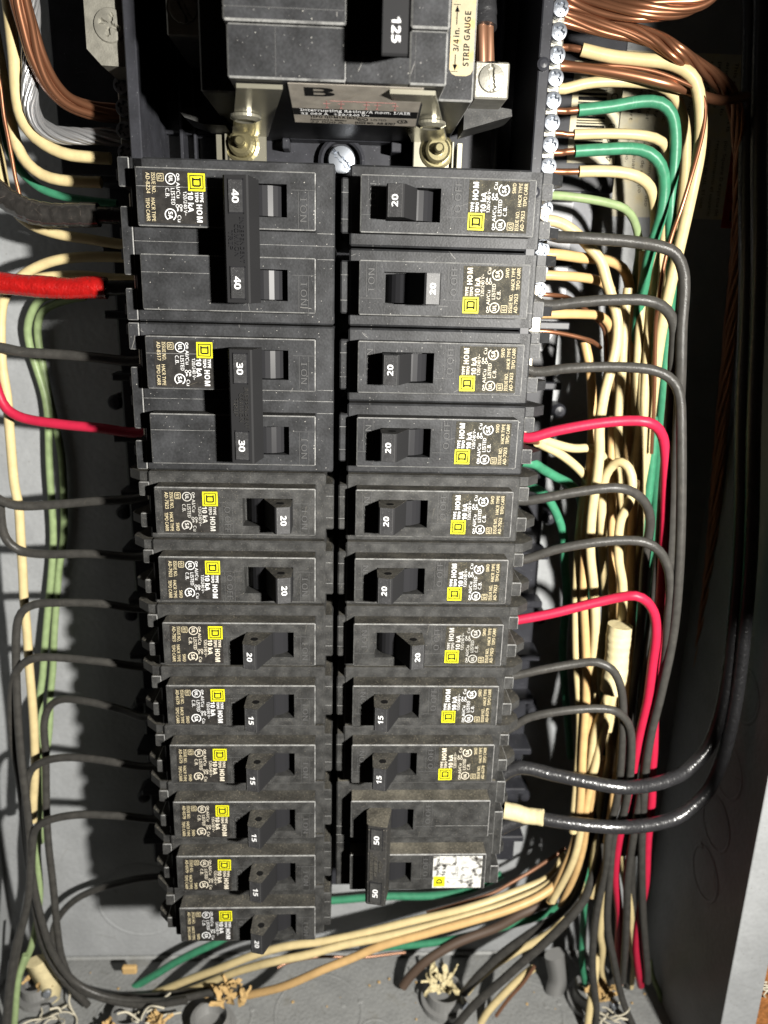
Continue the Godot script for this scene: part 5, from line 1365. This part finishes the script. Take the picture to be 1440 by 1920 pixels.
	wire("cream_wire", "long cream wire arching out behind the red taped cable and running down the left edge", "cream wires at the upper left", "cream", 1.95, [-66, -28.6, -46, -89.7, -28.6, -48, -102, -29.3, -48.4, -112.4, -31.5, -48.7, -122.1, -36.2, -49.1, -128.9, -42.4, -49.4, -132.3, -49.5, -49.8, -134.3, -69.1, -50.2, -134.2, -83.6, -50.8, -135.3, -98.8, -51.4, -136.3, -119.7, -52, -135.7, -130.6, -52.6, -136.3, -142.7, -53.2, -137.2, -159.8, -53.8, -138.3, -174.3, -54.4, -138.9, -189.3, -55, -140.1, -207.9, -55.6, -141.1, -227.1, -56.2, -142.2, -243.5, -56.8, -143.9, -264.8, -57.4, -147.9, -292.3, -58], 0, "wire")
	wire("cream_wire", "second cream wire arching behind the red taped cable", "cream wires at the upper left", "cream", 1.6, [-66, -36.6, -52, -89.6, -36.4, -56, -103.3, -35.4, -56.7, -116.1, -36.1, -57.3, -125.9, -38.4, -58, -133.7, -43.9, -58.7, -138.9, -54, -59.3, -142, -71.1, -60], 0, "wire")
	wire("green_wire", "green wire bending in under the cream wires at the upper left", "green ground wires", "green", 1.5, [-127.6, 32.1, -54, -126.4, 21.3, -53, -125.2, 10.9, -52, -122.6, 4, -51, -118.8, -0.8, -50, -112.9, -5.2, -49, -105.9, -7.5, -48, -97.8, -8.7, -47, -83.7, -9.9, -46], 0, "wire")
	wire("bare_copper_wire", "thin bare copper wire lying along the cream wires at the upper left", "bare copper ground wires on the left", "copper", 0.7, [-119.2, 29.9, -37, -118.8, 25.8, -37.2, -118.6, 17.1, -37.3, -117.8, 9.4, -37.5, -117.3, 2.9, -37.7, -116.9, -3.3, -37.8, -116.2, -8.8, -38], 0, "wire")
	wire("pale_green_wire", "pale green wire arching down at left, outer of two", "green ground wires", "pale_green", 1.7, [-111, -40.7, -78, -120.4, -42.7, -78.9, -128.9, -46, -79.7, -133.8, -51.9, -80.6, -136.4, -58.5, -81.5, -136.5, -66.5, -82.3, -134.7, -76, -83, -132.1, -87.7, -83, -131.5, -98.8, -83, -132.9, -121.5, -83, -134.7, -151.1, -83, -137.1, -170.6, -83, -140.4, -195.2, -81.6, -144.6, -223.5, -78.8, -146.4, -235.4, -75.9, -146.9, -251.4, -73.1, -148, -270.7, -70.3, -148.5, -293.4, -67.4, -150.7, -316.5, -64.5, -151.1, -340.2, -61.6, -156.2, -367.7, -58.7, -162.7, -384.2, -55.8, -167, -407.4, -52.9, -167.7, -417.7, -50], 0, "wire")
	wire("pale_green_wire", "pale green wire arching down at left, inner of two", "green ground wires", "pale_green", 1.7, [-109.7, -44.2, -80, -120.3, -46.7, -80.8, -129, -50.9, -81.7, -132, -55.9, -82.5, -132.9, -63.7, -83.3, -131.3, -82.4, -84, -129, -98.9, -84, -127.3, -115.9, -84, -130, -151.4, -84, -134, -171, -84, -138.7, -202.8, -84, -141.3, -222.7, -84, -143.5, -238.7, -81.7, -144.2, -252, -78.8, -147, -271.5, -75.8, -148.9, -291.3, -72.9, -151.1, -314.7, -70], 0, "wire")
	wire("black_wire", "black wire into the upper pole of the two-pole 30 breaker", "black hot wires of the left column", "black_wire", 2, [-138, -63.1, -44, -132.3, -63.7, -44.7, -123.4, -65.6, -45.3, -109.5, -66.3, -46, -95.1, -66.8, -43, -79.5, -67.2, -40, -62, -63, -36], 0, "wire")
	wire("red_wire", "dark red wire into the lower pole of the two-pole 30 breaker", "red hot wires", "red", 2, [-136, -73.8, -44, -134.5, -82.1, -44, -131.8, -88, -44, -125.5, -91.5, -44, -110.8, -93.2, -43, -95.8, -93.8, -40.5, -78.7, -94.9, -38, -62, -89.5, -34], 0, "wire")
	wire("black_wire", "black wire into the left 20 breaker below the two-pole 30", "black hot wires of the left column", "black_wire", 1.85, [-141, -121.5, -40, -136.2, -124.7, -40.3, -130.3, -126.5, -40.7, -118, -126.2, -41, -99.9, -124.1, -38.5, -80.5, -122, -36, -62, -115.3, -32], 0, "wire")
	wire("black_wire", "black wire bending up at left into the second left 20 breaker", "black hot wires of the left column", "black_wire", 1.85, [-139, -126, -44, -139.7, -134.3, -45, -139.5, -140.9, -45.9, -137.6, -145.7, -46.9, -133, -149, -47.8, -122, -149.1, -45.7, -105.8, -147.7, -42.9, -82.1, -148.1, -40, -62, -140.7, -34], 0, "wire")
	wire("black_wire", "black wire from the left 20 breaker that is switched outward, curving down at left", "black hot wires of the left column", "black_wire", 1.75, [-62, -166.1, -33, -82.4, -170, -36, -100.7, -168.7, -37.7, -116.4, -169.1, -39.4, -128.5, -170.4, -41.1, -134.4, -174.2, -42, -137, -180.5, -42, -139.1, -197.9, -42, -140.8, -218.5, -42, -141.9, -245.4, -41.7, -142.3, -273.5, -41.4, -143.5, -302.8, -41.1, -146.5, -324.1, -40.9, -153.3, -349.1, -40.6, -160, -375.1, -40.3, -165.1, -403.8, -40], 0, "wire")
	wire("black_wire", "black wire from the topmost left 15 breaker, curving down at left", "black hot wires of the left column", "black_wire", 1.75, [-62, -191.5, -33, -81.6, -196.8, -36, -97.3, -195.3, -36.8, -112.8, -194.2, -37.6, -128.7, -194.2, -38.4, -135.8, -197.7, -39.6, -141, -204.9, -42, -144.3, -217.2, -44.4, -147.1, -243.2, -46.8, -147.5, -272.9, -48.4, -148, -303.6, -49.2, -148.4, -329.4, -50, -147.7, -353, -50.8, -145.4, -367.3, -51.6, -140.3, -382, -52.4, -132.4, -396.4, -53.2, -129.1, -403.4, -54], 0, "wire")
	wire("black_wire", "black wire from the second left 15 breaker, dropping nearest to the breakers", "black hot wires of the left column", "black_wire", 1.75, [-62, -216.9, -33, -85.1, -223.6, -40, -96.5, -223.6, -45.3, -114.5, -222.4, -50.7, -127.4, -224.4, -56, -135, -230.5, -59.7, -137.5, -238.1, -58.7, -137.9, -254.1, -57.6, -139.4, -279.1, -56.5, -140.4, -302.6, -55.3, -140.4, -326.8, -54, -139.8, -351.7, -52.7, -138.1, -370.6, -51.3, -133, -384.7, -50, -119.7, -392.9, -48.7, -97.8, -395.7, -47.3, -75.5, -392.2, -46], 0, "wire")
	wire("black_wire", "black wire from the third left 15 breaker, curving down among the left bundle", "black hot wires of the left column", "black_wire", 1.75, [-62, -242.3, -33, -84.5, -246.1, -36, -101.4, -245.2, -38.4, -113.1, -245.4, -40.8, -124.8, -247, -43.2, -134.2, -250.3, -45.1, -140.2, -255.2, -45.7, -143.7, -265.6, -46.3, -145.6, -289.5, -46.9, -146.4, -314.5, -47.4, -145.1, -340.5, -48, -141.2, -364, -48.3, -132.3, -382.2, -48.7, -117, -391.9, -49, -90.1, -395.7, -49.3, -62.5, -391.7, -49.7, -48.7, -388.8, -50], 0, "wire")
	wire("black_wire", "black wire from the lowest left 15 breaker, curving down in front of the left bundle", "black hot wires of the left column", "black_wire", 1.75, [-62, -267.7, -33, -81.4, -274.6, -36, -98.6, -273.7, -37.2, -117, -273.3, -38.4, -130.9, -276.4, -39.4, -138.4, -282.2, -40.3, -141.3, -293.8, -41.1, -144.6, -312.7, -42, -148.5, -330.4, -41, -154.5, -348.5, -40, -160.4, -373.6, -39, -164.4, -399.7, -38], 0, "wire")
	wire("black_wire", "black wire from the dusty 20 breaker at the bottom left, low on the floor", "black hot wires of the left column", "black_wire", 1.75, [-62, -293.1, -33, -82.4, -331.6, -66, -105.4, -337.4, -69, -134.8, -350, -71.9, -149.5, -367.9, -72.7, -150.5, -384.6, -68.2, -144.5, -397.9, -63.8, -130.1, -404.6, -61, -104.2, -403.9, -59.3, -78.3, -399.7, -57.7, -52.6, -396.9, -56], 0, "wire")
	wire("pale_green_wire", "pale green wire at the lower left edge beside the brown paper", "green ground wires", "pale_green", 1.6, [-156.7, -367.5, -52, -160, -378.3, -49.3, -162.2, -392.5, -46.7, -164.1, -410.4, -44], 0, "wire")
	wire("cream_wire", "thin cream wire at the lower left edge behind the black bundle", "cream wires at the upper left", "cream", 1, [-160.2, -356.7, -58, -163.4, -369.6, -57.3, -166, -380.9, -56.7, -168, -392.4, -56], 0, "wire")
	taped("taped_cable", "thick black cable with wrinkled glossy black tape, left of the two-pole 40 breaker", "black_tape", 4.0, [-124.7, -4.3, -26, -119.8, -8.6, -26, -114.7, -12.2, -26, -109.5, -14.8, -26, -103.2, -16.1, -26, -96.8, -16.2, -26, -90.1, -15.9, -26, -84.8, -15.7, -26], [-85.7, -15.7, -26, -80.2, -15.7, -26, -74.6, -15.6, -26, -62, -15.5, -26], "black_cable", 0.24)
	taped("taped_cable", "thick cable wrapped in bright red tape, left of the two-pole 40 breaker", "red_tape", 3.8, [-128.4, -38.6, -25, -121.1, -39.5, -25.2, -113.7, -40.2, -25.3, -105.4, -40.6, -25.5, -97, -40.9, -25.7, -89.8, -40.3, -25.8, -83.8, -40.4, -26], [-84.8, -40.4, -26, -80, -40.3, -26, -75.3, -40.1, -26, -62, -40.1, -26], "black_cable", 0.09)
